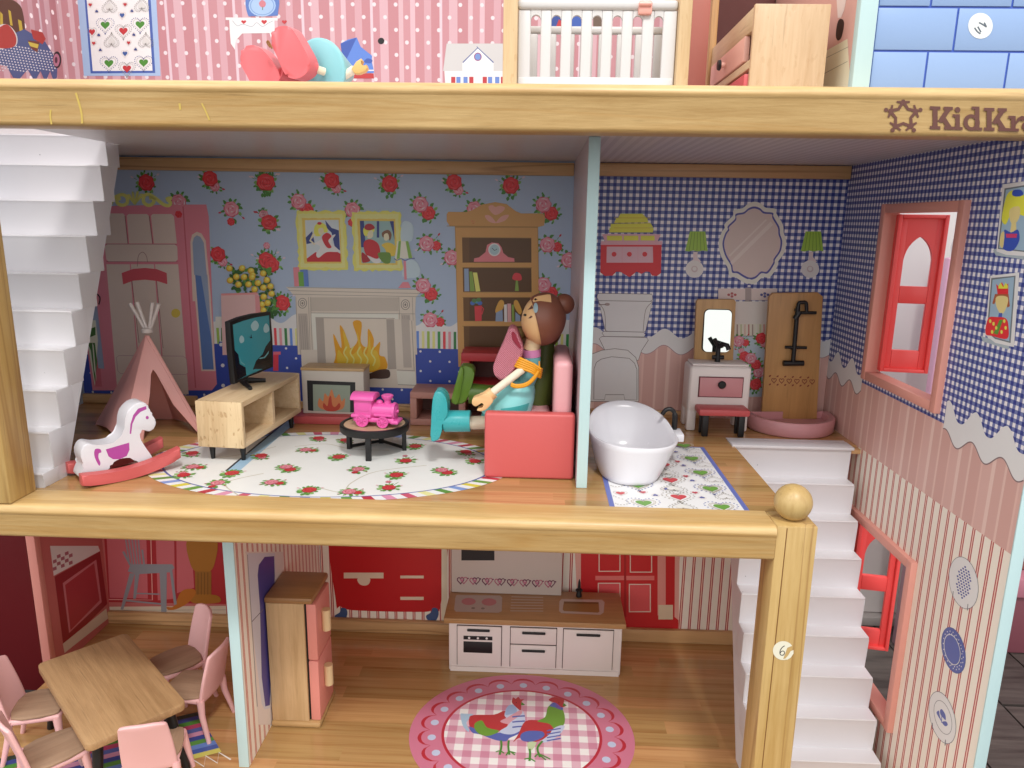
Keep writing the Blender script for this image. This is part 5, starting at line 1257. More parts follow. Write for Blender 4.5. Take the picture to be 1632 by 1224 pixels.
# arm: braided cord with a peg hand
p0, p1 = DY(975, 765, .98), DY(728, 955, .93)
MB().tube([DY(1010, 700, 1.06), p0, p1], .030, 14).build('arm', dl, plastic('#e6dcc6', .7, .5), 50)
hv = MB(); a_, b_ = DY(745, 945, .93), DY(640, 1030, .925)
arm_dir = (b_-a_).normalized()
hv.tube([a_, a_*.4+b_*.6], [.046, .050], 22)
hand = hv.build('hand', dl, SKIN, 50)
co = cr([DY(x, y, .875) for x, y in ((690, 955), (640, 975), (590, 990), (572, 1012), (576, 1045), (600, 1060), (622, 1052), (640, 1030), (660, 1030), (672, 1048), (655, 1075), (628, 1078), (612, 1092), (640, 1100), (680, 1090), (715, 1055), (745, 1010))], 3)
MB().prism(co, (0, .085, 0), None, r=.02, seg=2).build('peg_fingers', hand, SKIN, 50)
# ---- knitted pouch held by a yellow band
kn = NT('pink_knit'); vv = kn.mapping((1, 1, 1)); wv_ = kn.n('ShaderNodeTexWave', i_Vector=vv, i_Scale=38.0, i_Distortion=1.2, i_Detail=1.0, bands_direction='DIAGONAL').outputs[1]
w2_ = kn.n('ShaderNodeTexWave', i_Vector=vv, i_Scale=30.0, i_Distortion=.8, i_Detail=1.0, bands_direction='X').outputs[1]
kn.col(kn.mix(wv_, lin('#c46a7c'), lin('#e59aa8'))); kn.rough(.9); kn.bump(kn.math('MULTIPLY', wv_, w2_), .9, .012)
pc = thing('knitted_pouch', 'pink knitted pouch strapped to the front of the seated doll', 'pouch', tuple(DY(850, 700, 1.0)))
po_ = cr([DY(x, y, .99) for x, y in ((862, 450), (880, 428), (912, 430), (935, 455), (960, 520), (985, 590), (982, 650), (940, 720), (900, 770), (850, 820), (815, 850), (780, 835), (752, 790), (745, 740), (760, 690), (800, 600), (835, 520))], 3)
MB().prism(po_, (0, .24, 0), None, r=.085, seg=6).build('knitted_body', pc, kn.m, 80)
o = cr([DY(x, y, .985) for x, y in ((895, 462), (912, 455), (930, 480), (950, 530), (972, 575), (960, 590), (920, 545), (900, 510))], 3)
MB().prism(o, (0, .02, 0), None).build('opening', pc, plastic('#8c2a3c', .9), 60)
YB = plastic('#e09a1c', .35)
bd = thing('elastic_band', 'yellow elastic band wound round the seated doll and pink pouch', 'elastic band', tuple(DY(1040, 740, .98)))
smb = MB()
for i in range(5):
    a = [(968-i*9, 670+i*16), (1010-i*8, 690+i*15), (1070-i*4, 715+i*16), (1125-i*3, 752+i*16)]
    smb.tube([DY(a[0][0]-20, a[0][1]-10, 1.04)]+[DY(x, y, .965) for x, y in a]+[DY(a[3][0]+14, a[3][1]+6, 1.06)], .0105, 8)
smb.build('wound_strand', bd, YB, 60)
for r_, off in ((.0085, 0), (.0085, 14), (.009, 27)):
    pts = [(888, 872+off*.6), (930, 888+off*.5), (990, 882+off*.5), (1040, 858+off*.5), (1085, 812+off*.4), (1115, 770)]
    MB().tube(cr([DY(x, y, .95) for x, y in pts], 5, False), r_*1.3, 8).build('loose_loop', bd, YB, 60)
MB().tube([DY(1100, 770, .97), DY(1122, 740, .97), DY(1118, 692, .97)], .006, 8).build('loose_loop', bd, YB, 60)

# ---- second doll behind, in green
GR = plastic('#5f8024', .36); GRD = plastic('#4c5a22', .5)
d2 = thing('green_doll', 'doll in olive green clothes slumped on the sofa behind the turquoise one', 'doll', (.1, 1.5, .42))
B6 = (660, 560, 5.1); D6 = lambda x, y, d: at(B6[0]+x/B6[2], B6[1]+y/B6[2], 'y', d)
sh2 = MB().prism(cr([D6(x, y, 1.42) for x, y in ((372, 132), (400, 122), (455, 125), (485, 150), (488, 190), (470, 270), (445, 340), (425, 405), (380, 432), (330, 430), (300, 412), (318, 330), (345, 230))], 3), (0, .15, 0), None, r=.03, seg=3).build('shoe', d2, GR, 60)
MB().prism(cr([D6(x, y, 1.405) for x, y in ((372, 135), (392, 130), (405, 170), (380, 300), (360, 420), (335, 425), (310, 410), (330, 320), (350, 220))], 3), (0, .03, 0), None, r=.01).build('shoe_sole', sh2, GR, 60)
MB().tube([D6(450, 340, 1.5), D6(600, 352, 1.5), D6(760, 350, 1.5)], [.085, .08, .08], 20).build('leg', d2, plastic('#4f6c20', .4), 50)
D5 = lambda x, y, d: at(B5[0]+x/B5[2], B5[1]+y/B5[2], 'y', d)
MB().tube([D5(1170, 540, 1.45), D5(1160, 700, 1.45), D5(1120, 850, 1.45), D5(1090, 1020, 1.45)], [.07, .09, .12, .13], 22).build('torso', d2, GRD, 50)
MB().ball(D5(1150, 440, 1.5), .15, 24).build('head', d2, plastic('#6e4b28', .5), 60)
MB().ball(D5(965, 470, 1.45), .05, 16).build('hand', d2, plastic('#8a7040', .5), 60)

# ---- low open shelves behind the sofa
def cubby(name, label, x0, x1, y0, y1, z0, z1, t, mat, parts=2):
    o = thing(name, label, 'shelf unit', ((x0+x1)/2, (y0+y1)/2, z0))
    MB().box(x0, x1, y0, y1, z1-t, z1, r=.006).build('top_board', o, mat); MB().box(x0, x1, y0, y1, z0, z0+t, r=.006).build('bottom_board', o, mat)
    for i in range(parts+1):
        x = x0+(x1-x0-t)*i/parts; MB().box(x, x+t, y0+.001, y1, z0+t, z1-t, r=.003).build('upright', o, mat)
    MB().box(x0+.002, x1-.002, y1-.02, y1-.001, z0+t, z1-t).build('back_board', o, plastic('#6a4a44', .6))
cubby('low_shelf', 'dusty pink open toy shelf standing on the floor behind the sofa', -.965, .44, 2.15, 2.52, .002, .315, .06, plastic('#b9857a', .5), 3)
cubby('open_shelf', 'red open toy shelf stacked on top of the dusty pink one', -.50, .46, 2.20, 2.56, .317, .68, .075, plastic('#b83238', .45), 2)

# ---- bathtub
bt_ = thing('bathtub', 'white freestanding toy slipper bathtub with black tap against the partition', 'bathtub', (.92, 1.2, 0))
TUB = plastic('#d6d5da', .22, 0, .05)
def tub_ring(k, u, inner):     # k: 0 bottom .. 1 rim
    pts = []
    for i in range(56):
        a = 2*math.pi*i/56; s = math.sin(a); c = math.cos(a)
        sq = (abs(c)**2.4+abs(s)**2.4)**(-1/2.4)
        rimz = .285+(.135*max(0, s)**1.3 if s > 0 else 0)
        rx_ = (.215+.115*k**.8)*u; ry_ = (.37+.085*k)*u
        pts.append(V3(.905+.03*k-.05*s*k*.5+rx_*c*sq, 1.06+.07*k+ry_*s*sq, (inner if inner else 0)+(rimz-(inner or 0))*k))
    return pts
rs = [tub_ring(0, .93, 0), tub_ring(.04, 1.0, 0)]+[tub_ring(k/8, 1.0, 0) for k in range(1, 9)]
rim = tub_ring(1, 1.0, 0); rin = tub_ring(1, .945, 0)
rs += [[p+V3(0, 0, .008) for p in tub_ring(1, .985, 0)], [p+V3(0, 0, .006) for p in rin]]
rs += [tub_ring(k/8, .93, .05) for k in range(7, 0, -1)]+[tub_ring(0, .80, .05)]
MB().rings(rs).build('tub', bt_, TUB, 70)
tf = at(1068, 693, 'y', 1.33)
MB().box(1.265, 1.345, 1.15, 1.34, .205, .268, r=.01).build('tap_ledge', bt_, TUB)
MB().tube(cr([V3(1.29, 1.30, .25), V3(1.293, 1.30, .34), V3(1.285, 1.30, .40), V3(1.255, 1.30, .43), V3(1.215, 1.30, .422), V3(1.19, 1.30, .385)], 5, False), [.022]*10+[.017]*16, 12).build('tap', bt_, BLK, 60)

# ---- wash basin cabinet with mirror
va = thing('washstand', 'white toy washstand with a pink drawer, mirror board and black tap', 'washstand', (1.85, 2.34, 0))
VW = plastic('#e6deda', .42)
MB().box(1.575, 2.13, 2.20, 2.49, .17, .605, r=.03, seg=3).build('cabinet', va, VW, 50)
for x, y in ((1.575, 2.20), (2.045, 2.20), (1.575, 2.41), (2.045, 2.41)):
    MB().box(x, x+.085, y, y+.08, 0.002, .20, r=.018).build('leg', va, VW)
MB().box(1.60, 2.105, 2.22, 2.47, .606, .628, r=.01).build('basin_rim', va, VW)
MB().box(1.66, 2.06, 2.192, 2.199, .325, .515).build('drawer_gap', va, plastic('#6a3038', .6), 0)
dr = MB().box(1.668, 2.052, 2.180, 2.199, .333, .507, r=.004).build('drawer', va, plastic('#c98c90', .45))
MB().lathe([(.018, 0), (.034, .012), (.036, .022), (.028, .03), (.001, .031)], (1.862, 2.181, .448), 20, ax=(0, -1, 0)).build('knob', dr, BLK)
mbp = cr([at(x, y, 'y', 2.44) for x, y in ((1110, 480), (1113, 477), (1170, 477), (1173, 481), (1168, 584), (1106, 584))], 1)
mbd = MB().prism(mbp, (0, .045, 0), None, r=.006).build('mirror_board', va, BEECHZ)
def rrect(x0, x1, z0, z1, r, y, n=5):
    o = []
    for cx_, cz_, a0 in ((x1-r, z1-r, 0), (x0+r, z1-r, 90), (x0+r, z0+r, 180), (x1-r, z0+r, 270)):
        for i in range(n+1): a = math.radians(a0+90*i/n); o.append(V3(cx_+r*math.cos(a), y, cz_+r*math.sin(a)))
    return o
mm = bpy.data.materials.new('mirror_glass'); mm.use_nodes = True; b_ = mm.node_tree.nodes['Principled BSDF']; b_.inputs['Metallic'].default_value = 1; b_.inputs['Roughness'].default_value = .06; b_.inputs['Base Color'].default_value = (.66, .70, .66, 1)
MB().prism(rrect(1.715, 1.975, .70, 1.10, .045, 2.437), (0, .006, 0)).build('mirror_gap', mbd, plastic('#3a2618', .6), 0)
mo = MB().prism([V3(p.x, 2.432-(1.093-p.z)*.085, p.z) for p in rrect(1.722, 1.968, .707, 1.093, .042, 2.434)], (0, .006, 0)).build('mirror_glass', mbd, mm, 0)
MB().cyl((1.845, 2.33, .625), (1.845, 2.33, .76), .026, .02, 14).cyl((1.845, 2.33, .76), (1.80, 2.31, .84), .016, .02, 10).cyl((1.795, 2.33, .67), (1.90, 2.33, .67), .02, .02, 10).tube([(1.845, 2.33, .76), (1.87, 2.30, .80), (1.91, 2.28, .79), (1.925, 2.27, .75)], .022, 10).build('tap', va, BLK)
# ---- stool
sl = thing('stool', 'small coral topped stool with black legs in front of the white washstand', 'stool', (1.87, 2.1, 0))
MB().box(1.635, 2.085, 1.98, 2.19, .20, .262, r=.018).build('seat', sl, CORALD)
for x, y in ((1.68, 2.02), (2.0, 2.02), (1.68, 2.14), (2.0, 2.14)): MB().box(x, x+.055, y, y+.03, .002, .2, r=.006).build('leg', sl, BLK)
# ---- shower
sh = thing('toy_shower', 'toy shower with beech back panel, black fittings and round pink tray', 'shower', (2.5, 2.35, 0))
SWD = wood('#bf9058', '#a57a48', 'z', grain=.8, varnish=.1)
pb = MB().prism([at(x, y, 'y', 2.46) for x, y in ((1226, 474), (1232, 467), (1304, 466), (1312, 473), (1302, 668), (1214, 668))], (0, .05, 0), None, r=.008).build('back_panel', sh, SWD)
tray = []
def trayring(r, z): return [V3(2.57+r*.98*math.cos(a)*1.0, 2.46-(r*1.12*max(0, math.sin(a))) if math.sin(a) > 0 else 2.46+.06, z) for a in [2*math.pi*i/64 for i in range(64)]]
def tr2(r, z): return [V3(2.57+r*math.cos(a), 2.42+(-r*1.02*math.sin(a) if math.sin(a) > 0 else .09), z) for a in [math.pi*i/40 for i in range(41)]]
MB().rings([tr2(.385, .002), tr2(.40, .015), tr2(.405, .125), tr2(.395, .14), tr2(.355, .14), tr2(.345, .13), tr2(.34, .07)]).build('tray', sh, plastic('#c98f92', .4), 50)
FY = 2.40; S8 = lambda x, y: at(B8[0]+x/B8[2], B8[1]+y/B8[2], 'y', FY)
MB().tube([S8(1040, 700), S8(1070, 330), S8(1080, 250)], .020, 12).tube(cr([S8(1080, 300), S8(1085, 225), S8(1115, 215), S8(1145, 220), S8(1150, 290)], 4, False), .017, 10).tube([S8(1075, 298), S8(1228, 298)], .015, 10).tube([S8(975, 578), S8(1150, 582)], .014, 10).tube([S8(1055, 350), S8(1092, 290)], .026, 10).build('shower_fitting', sh, BLK, 50)
MB().cyl(S8(960, 708)+V3(0, 0, 0), S8(1125, 708), .026, .026, 16).build('mixer', sh, BLK)
for x, y in ((1050, 600), (1078, 280)): MB().tube([S8(x, y), S8(x, y)+V3(0, .065, 0)], .014, 8).build('bracket', sh, BLK)
hp_ = Print('y', 2.4595, (0, -1, 0), B8, 1)
for i in range(6): hp_.line('#7a3426', heart2(885+i*62, 848+i*2, 42, 40), 6, closed=True)
for i in range(6):
    for yy in (812, 880): hp_.ell('#7a3426', 852+i*62, yy+i*2.5, 11, 6, -35, 8)
hp_.build('heart_print', pb)

# ---- kitchen unit
ku = thing('kitchen_unit', 'white toy kitchen unit with oven, drawers, hob and wooden worktop', 'kitchen unit', (.23, 2.3, HL))
KW = plastic('#e0d4cf', .4)
MB().box(-.60, 1.07, 2.03, 2.58, HL+.002, -1.925, r=.012).build('carcass', ku, KW)
MB().box(-.585, 1.055, 2.015, 2.03, HL+.002, HL+.05).build('plinth', ku, KW)
wt = MB().box(-.645, 1.10, 1.995, 2.60, -1.924, -1.868, r=.01).build('worktop', ku, wood('#b58a5c', '#97703f', 'x', grain=.9))
def door(x0, x1, z0, z1, name='door'):
    MB().box(x0-.006, x1+.006, 2.0275, 2.0295, z0-.006, z1+.006).build('door_gap', ku, plastic('#3a2a2a', .7), 0)
    return MB().box(x0, x1, 2.012, 2.0272, z0, z1, r=.005).build(name, ku, KW)
ov = door(-.515, -.09, -2.375, -1.955, 'oven_door'); d1 = door(.0, .44, -2.125, -1.955, 'drawer'); d2_ = door(.0, .44, -2.375, -2.137, 'drawer'); d3 = door(.51, .985, -2.375, -1.955)
for p_, x0, x1, z in ((ov, -.42, -.20, -1.99), (d1, .11, .335, -2.0), (d2_, .11, .335, -2.19), (d3, .63, .86, -2.0)):
    MB().box(x0, x1, 1.992, 2.012, z-.012, z+.012, r=.008).build('handle', p_, BLK)
MB().box(-.455, -.175, 2.008, 2.0125, -2.235, -2.115, r=.003).box(-.455, -.175, 2.008, 2.0125, -2.095, -2.055, r=.002).build('oven_window', ov, BLK)
for x in (-.40, -.315, -.23): MB().cyl((x, 2.009, -2.075), (x, 2.002, -2.075), .012, .01, 12).build('oven_knob', ov, WHP)
q = Print('z', -1.868, (0, 0, 1), C3 := (680, 870, 3.886), 2)
q.poly('#b9a9a2', [(185, 305), (455, 308), (468, 320), (465, 405), (445, 415), (180, 408), (170, 395), (178, 320)])
q.ell('#c07a80', 260, 345, 44, 22).ell('#c07a80', 386, 348, 46, 23).ell('#8a7a74', 288, 386, 12, 6).ell('#8a7a74', 348, 388, 12, 6)
for i in range(6): q.line('#c4b2a6', [(525-i*1.5, 316+i*17.5), (722, 320+i*17)], 5)
q.poly('#c4b4ac', [(835, 330), (1085, 335), (1102, 350), (1095, 415), (1075, 428), (835, 418), (820, 405), (822, 345)])
q.poly('#9c7440', [(850, 345), (1065, 350), (1070, 410), (1060, 415), (850, 405), (842, 395)]).poly('#7d5a30', [(850, 345), (1065, 350), (1066, 362), (850, 358)])
q.build('worktop_print', wt)
sp = MB().box(-.63, .495, 2.50, 2.56, -1.867, -1.22, r=.006).build('splashback', ku, plastic('#c6bab2', .42))
q = Print('y', 2.50, (0, -1, 0), C3, 2)
q.rect('#15151a', 215, 20, 420, 90).build('vent_print', sp)
for i in range(8):
    q = Print('y', 2.50, (0, -1, 0), C3, 2)
    x = 218+i*77.5; y = 213+i*3
    q.line('#6a3450' if i % 2 == 0 else '#b0667a', heart2(x-8, y, 44, 42), 7, closed=True).line('#b0667a' if i % 2 == 0 else '#6a3450', heart2(x+12, y-2, 46, 44), 6, closed=True).poly('#c07a90', heart2(x, y, 22, 20))
    q.ell('#6a3450', x+38, y-12, 5, 5, 0, 6).build('heart_print', sp)
MB().lathe([(.03, 0), (.03, .02), (.022, .05), (.03, .055), (.03, .08), (.016, .09), (.012, .16), (.004, .19)], (.675, 2.50, -1.867), 14).cyl((.64, 2.50, -1.80), (.71, 2.50, -1.80), .012, .012, 8).build('tap', ku, BLK)

# ---- refrigerator
fr = thing('toy_refrigerator', 'tall beech toy refrigerator with pink doors and cream handles beside the partition', 'refrigerator', (-1.83, 1.3, HL))
MB().box(-2.02, -1.70, 1.13, 1.55, HL+.06, -1.275, r=.006).build('carcass', fr, BEECHZP)
MB().box(-2.03, -1.62, 1.115, 1.60, -1.274, -1.215, r=.022).build('top_board', fr, wood('#a5794c', '#8a6238', 'x'))
MB().box(-2.03, -1.60, 1.115, 1.60, HL+.002, HL+.058, r=.02).build('base_board', fr, wood('#c09a68', '#a07a48', 'x'))
FPK = plastic('#e08f84', .45)
for z0, z1, hz in ((HL+.065, -1.81, -2.13), (-1.80, -1.28, -1.60)):
    d_ = MB().box(-1.685, -1.60, 1.14, 1.54, z0, z1, r=.012).build('door', fr, FPK)
    MB().cyl((-1.565, 1.30, hz-.0), (-1.565, 1.30, hz+.19), .038, .038, 20).build('handle', d_, plastic('#e2c79a', .5))
MB().box(-1.6995, -1.687, 1.15, 1.53, HL+.07, -1.28).build('door_gap', fr, BLK, 0)

# ---- dining table and five chairs
TZ = -1.83
tc = [at(x, y, 'z', TZ) for x, y in ((58, 1058), (202, 1008), (296, 1119), (139, 1191))]
ctr = sum(tc, V3(0, 0, 0))/4
uL = ((tc[2]-tc[1])+(tc[3]-tc[0])).normalized(); ang = math.atan2(uL.y, uL.x)
dt = thing('dining_table', 'rectangular oak coloured toy dining table with black legs between pink chairs', 'table', (ctr.x, ctr.y, HL), ang)
hL = ((tc[2]-tc[1]).length+(tc[3]-tc[0]).length)/4; hW = ((tc[1]-tc[0]).length+(tc[2]-tc[3]).length)/4
H_ = TZ-HL
o = []
for sx_, sy__ in ((1, 1), (-1, 1), (-1, -1), (1, -1)):
    cxx, cyy = sx_*(hL-.05), sy__*(hW-.05); a0 = {(1, 1): 0, (-1, 1): 90, (-1, -1): 180, (1, -1): 270}[(sx_, sy__)]
    for i in range(5): a = math.radians(a0+22.5*i); o.append(V3(cxx+.05*math.cos(a), cyy+.05*math.sin(a), H_-.06))
loc(MB().prism(o, (0, 0, .06), None, r=.006), 'table_top', dt, wood('#bb956a', '#8f6c46', 'x', grain=1.2, rough=.55, varnish=.0, bumpy=.3))
for sx_ in (-1, 1):
    for sy__ in (-1, 1): loc(MB().tube([(sx_*(hL-.03), sy__*(hW-.03), .002), (sx_*(hL-.12), sy__*(hW-.10), H_-.061)], [.028, .04], 10), 'leg', dt, BLK)
CP = plastic('#ecb9b8', .34); SEAT = wood('#a98a70', '#8c6e56', 'y', grain=1.3, rough=.7, varnish=0)
def make_chair(label, loc_, rz):
    c = thing('dining_chair', label, 'chair', loc_, rz, 'pink chairs round the dining table')
    w, d, sh_, bh = .185, .19, .39, .80
    m_ = MB()
    # shell seat
    m_.box(-w, w, -d, d, sh_-.06, sh_-.012, r=.02, seg=3); loc(m_, 'seat_frame', c, CP, 60)
    m_ = MB(); o = cr([V3(-w+.02, -d+.03, sh_-.012), V3(w-.02, -d+.03, sh_-.012), V3(w-.012, d-.05, sh_-.012), V3(.1, d-.01, sh_-.012), V3(-.1, d-.01, sh_-.012), V3(-w+.012, d-.05, sh_-.012)], 3)
    m_.prism(o, (0, 0, .02), None, r=.006); loc(m_, 'seat', c, SEAT, 60)
    # backrest: slightly curved shell whose edges run down into the rear legs
    rows = []
    for k in range(11):
        z = sh_-.05+(bh-sh_+.05)*k/10; y = -d+.01-.10*(k/10)**1.2; ww = w*(1.0-.16*(k/10)**2); top = .0
        rows.append([V3(ww*s, y-.035*(1-s*s)*(.5+.5*k/10), z-(.03*abs(s)**3 if k == 10 else 0)) for s in [-1+2*i/12 for i in range(13)]])
    fr_ = [p for r in rows for p in r]; n = 13
    bm = bmesh.new(); vs = [bm.verts.new(p) for p in fr_]
    for j in range(10):
        for i in range(12): bm.faces.new([vs[j*n+i], vs[j*n+i+1], vs[(j+1)*n+i+1], vs[(j+1)*n+i]])
    bo = loc(MB().bm(bm), 'backrest', c, CP, 70); s_ = bo.modifiers.new('thickness', 'SOLIDIFY'); s_.thickness = .03; s_.offset = 0
    bv = bo.modifiers.new('soft_edges', 'BEVEL'); bv.width = .01; bv.segments = 2; bv.limit_method = 'ANGLE'
    for sx_ in (-1, 1):
        loc(MB().tube([(sx_*(w+.02), -d-.06, .0), (sx_*(w-.005), -d+.0, sh_*.6), (sx_*(w-.015), -d+.01, sh_-.02)], [.018, .026, .032], 10), 'leg', c, CP, 60)
        loc(MB().tube([(sx_*(w+.015), d+.02, .0), (sx_*(w-.01), d-.02, sh_*.6), (sx_*(w-.03), d-.03, sh_-.04)], [.018, .026, .034], 10), 'leg', c, CP, 60)
    return c
c0 = make_chair('pink toy chair at the far left of the dining table, nearest the red wall', (-3.80, .80, HL), math.radians(-74))
for L_, rz_, lb in (((-3.36, .30, HL), -43, 'pink toy chair at the near left of the dining table, half out of view'),
                    ((-3.00, 1.46, HL), 137, 'pink toy chair behind the dining table, farthest from the camera'),
                    ((-2.70, 1.12, HL), 84, 'pink toy chair seen edge on between the dining table and the partition'),
                    ((-2.62, .37, HL), 16, 'pink toy chair at the front end of the table, seen from behind')):
    copy_thing(c0, L_, math.radians(rz_), lb, 'pink chairs round the dining table')

# ---- windows in the side wall (parts of the house)
WPK = plastic('#dc9a8c', .42); SRED = plastic('#ee5250', .38)
def window(z0, z1, flip=False):
    y0, y1 = WY0, WY1; x0, x1 = XR-.045, XR+.085; f = .06
    fr_ = MB()
    fr_.box(x0, x1, y0-f, y0+.012, z0-f, z1+f, r=.008).box(x0, x1, y1-.012, y1+f, z0-f, z1+f, r=.008)
    fr_.box(x0+.003, x1-.003, y0+.012, y1-.012, z1-.012, z1+f-.002, r=.006).box(x0+.003, x1-.003, y0+.012, y1-.012, z0-f+.002, z0+.012, r=.006)
    wf = hp(fr_, 'window_frame', WPK)
    for hy, fw, th in ((y1-.03, .37, math.radians(-10)), (y0+.03, .36, math.radians(66))):
        # shutter leaf standing open outside, hinge on the jamb; local x outwards, z up
        mb = MB(); zz0, zz1 = z0+.03, z1-.02; W2 = fw; b = .085; t = .045
        Mx = Matrix.Translation((XR+.05, hy, 0)) @ Matrix.Rotation(th, 4, 'Z')
        zm = zz0+(zz1-zz0)*.46; H2 = zz1-zz0
        # outline with arched and square openings built from strips
        def strip(a): mb.box(a[0], a[1], -t/2, t/2, a[2], a[3], None, .008, 2, Mx)
        strip((0, b, zz0, zz1)); strip((W2-b*.9, W2, zz0, zz1)); strip((b-.001, W2-b*.9+.001, zz0, zz0+.18)); strip((b-.001, W2-b*.9+.001, zm-.02, zm+.12))
        xa, xb = b, W2-b*.9; xc = (xa+xb)/2; za, zp = zz1-.36, zz1-.17
        arc = [(xa-.003, za)]+[(xa+(xb-xa)*(1-math.cos(math.pi/3*i/6)), za+(zp-za)*math.sin(math.pi/3*i/6)/.866) for i in range(1, 7)]
        arc += [(2*xc-x, z) for x, z in arc[::-1][1:]]
        o_ = arc+[(xb+.003, zz1), (xa-.003, zz1)]
        mb.prism([Mx @ V3(x, -t/2+.001, z) for x, z in o_], Mx.to_3x3() @ V3(0, t-.002, 0))
        # raised outer rim
        for a in ((0, .03, zz0, zz1), (W2-.03, W2, zz0, zz1), (.03, W2-.03, zz0, zz0+.03), (.03, W2-.03, zz1-.03, zz1)):
            mb.box(a[0], a[1], -t/2-.035, -t/2+.004, a[2], a[3], None, .006, 2, Mx)
        mb.build('shutter', wf, SRED, 40)
    return wf
window(.66, 1.98); window(-1.88, -.58)

# ---- upper storey: side wall end, brick panel, toys
ub = hp(MB().box(1.99, 2.07, .34, 2.68, 2.614, 4.2), 'gable_wall', plastic('#d8a79c', .45), smooth=0)
q = Print('x', 1.99, (-1, 0, 0), A4, 2)
q.poly('#e6dfc2', [(540, 240), (380, 330), (365, 560), (560, 560)]).line('#8d8a72', [(395, 365), (545, 290)], 3).line('#8d8a72', [(388, 460), (540, 380)], 3)
q.poly('#ecd6cf', [(470, -40), (540, -40), (520, 60), (500, 110), (480, 110)]).smooth('#241410', [(492, 118), (516, 128), (515, 180), (500, 235), (480, 250), (468, 220), (476, 150)])
q.build('printed_window_seat', ub)
hp(MB().box(1.985, 2.085, .275, .3395, 2.622, 4.2, r=.004), 'edge_strip', EDGE, ub)
bp = hp(MB().box(2.087, 3.9, .30, .36, 2.614, 4.2), 'brick_panel', ink('#3c5cb8'), smooth=0)
sheet = [[720, 45, 1215, 318], [1222, 48, 1720, 320], [560, -200, 1052, 38], [1062, -200, 1556, 40], [1565, -200, 2100, 42]]
low = [[560, 322, 1018, 556], [1028, 322, 1518, 566], [1528, 322, 2030, 576]]
BRK = plastic('#8aa6d0', .35)
zA, zB, zC = at(1212+950/3.886, 45/3.886, 'y', .3).z, at(1212+950/3.886, 318/3.886, 'y', .3).z, 2.616
def brick(x0, x1, z0, z1):
    MB().box(x0, x1, .293, .2995, z0, z1, r=.002).build('brick', bp, BRK)
X_ = lambda px, py: at(1212+px/3.886, py/3.886, 'y', .295).x
g = .012; zz_ = [2.616, zB, zA, zA+(zA-zB)*1.0, zA+(zA-zB)*2]
offs = [[2.09, X_(1023, 440), X_(1523, 440), X_(1523, 440)+.56, X_(1523, 440)+1.12], [2.09, X_(1210, 180), X_(1210, 180)+.56, X_(1210, 180)+1.12, X_(1210, 180)+1.6], [2.09, X_(1057, 10), X_(1562, 10), X_(1562, 10)+.56, X_(1562, 10)+1.1], [2.09, X_(1210, 180), X_(1210, 180)+.56, X_(1210, 180)+1.12]]
for r in range(4):
    for i in range(len(offs[r])-1): brick(offs[r][i]+g/2, min(offs[r][i+1]-g/2, 3.89), zz_[r]+g/2, zz_[r+1]-g/2)
q = Print('y', .292, (0, -1, 0), A4, 2)
q.ell('#e3e8e6', 1362, 160, 76, 80, 0, 30)
for a in ([(1325, 172), (1342, 196), (1362, 210)], [(1345, 165), (1365, 200)], [(1352, 140), (1372, 150), (1400, 168)], [(1385, 140), (1398, 166)]): q.line('#56606c', a, 10, curve=3)
q.build('round_sticker', bp)

UZ = 2.596
cb = thing('toy_crib', 'white barred side and beech ends of a toy crib on the top floor', 'crib', (.5, .8, UZ))
C_P = lambda x, y, d=.50: at(800+x/3.886, y/3.886, 'y', d)
CW = plastic('#cdcbca', .34)
def crp(x0, x1, z0, z1, y0, y1, r=.012): return MB().box(x0, x1, y0, y1, z0, z1, r=r)
xL, xR = C_P(103, 60).x, C_P(1085, 60).x; zt_ = C_P(500, 60).z
bars = 8; bw = (xR-xL)/(bars*1.0+ (bars-1)*.95)
side = MB(); sd = MB().box(xL-.005, xR+.005, .475, .53, zt_-.005, zt_+.055, r=.022, seg=3).build('top_rail', cb, CW, 60)
xs_ = [103, 242, 368, 494, 620, 746, 872, 1000]; xe_ = [180, 308, 434, 560, 686, 812, 944, 1085]
prev = None
for i in range(8):
    a, b = C_P(xs_[i], 100).x, C_P(xe_[i], 100).x
    MB().box(a, b, .49, .52, 2.60, zt_-.004, r=.008).build('bar', cb, CW, 50)
    if i < 7:
        c_, d_ = b, C_P(xs_[i+1], 100).x; zz1 = zt_-.004; zs = C_P(500, 128).z
        m_ = (c_+d_)/2; h_ = (d_-c_)/2
        arc = [V3(m_-h_*math.cos(math.pi*k/10), .4915, zs+h_*1.0*math.sin(math.pi*k/10)) for k in range(11)]
        MB().prism(arc+[V3(d_, .4915, zz1), V3(c_, .4915, zz1)], (0, .027, 0)).build('bar_arch', cb, CW, 0)
MB().box(xL, xR, .485, .525, 2.60, C_P(500, 500).z+.02, r=.012).build('bottom_rail', cb, CW, 60)
z2 = C_P(500, 190, 1.0).z
MB().box(xL, xR, 1.0, 1.04, z2-.02, z2+.03, r=.015).build('far_rail', cb, CW, 60)
for i in range(8):
    a, b = C_P(xs_[i], 100).x+.02, C_P(xe_[i], 100).x+.02; MB().box(a, b+.02, 1.0, 1.03, 2.66, z2-.02, r=.008).build('far_bar', cb, CW, 50)
MB().box(xL+.01, xR-.01, .53, 1.0, 2.62, 2.66, r=.01).build('base_board', cb, CW)
BZ = wood('#d6bb92', '#bd9a6c', 'z', grain=1.0, fleck=.4, varnish=.05)
MB().box(C_P(12, 0).x, xL-.002, .44, 1.08, UZ, 3.7, r=.012).build('end_panel', cb, BZ)
MB().box(xR+.005, C_P(1175, 0).x, .44, 1.08, UZ, 3.7, r=.012).build('end_panel', cb, BZ)
clp = MB().box(C_P(845, 0).x, C_P(930, 0).x, .462, .545, C_P(0, 92).z, C_P(0, 5).z, r=.012)
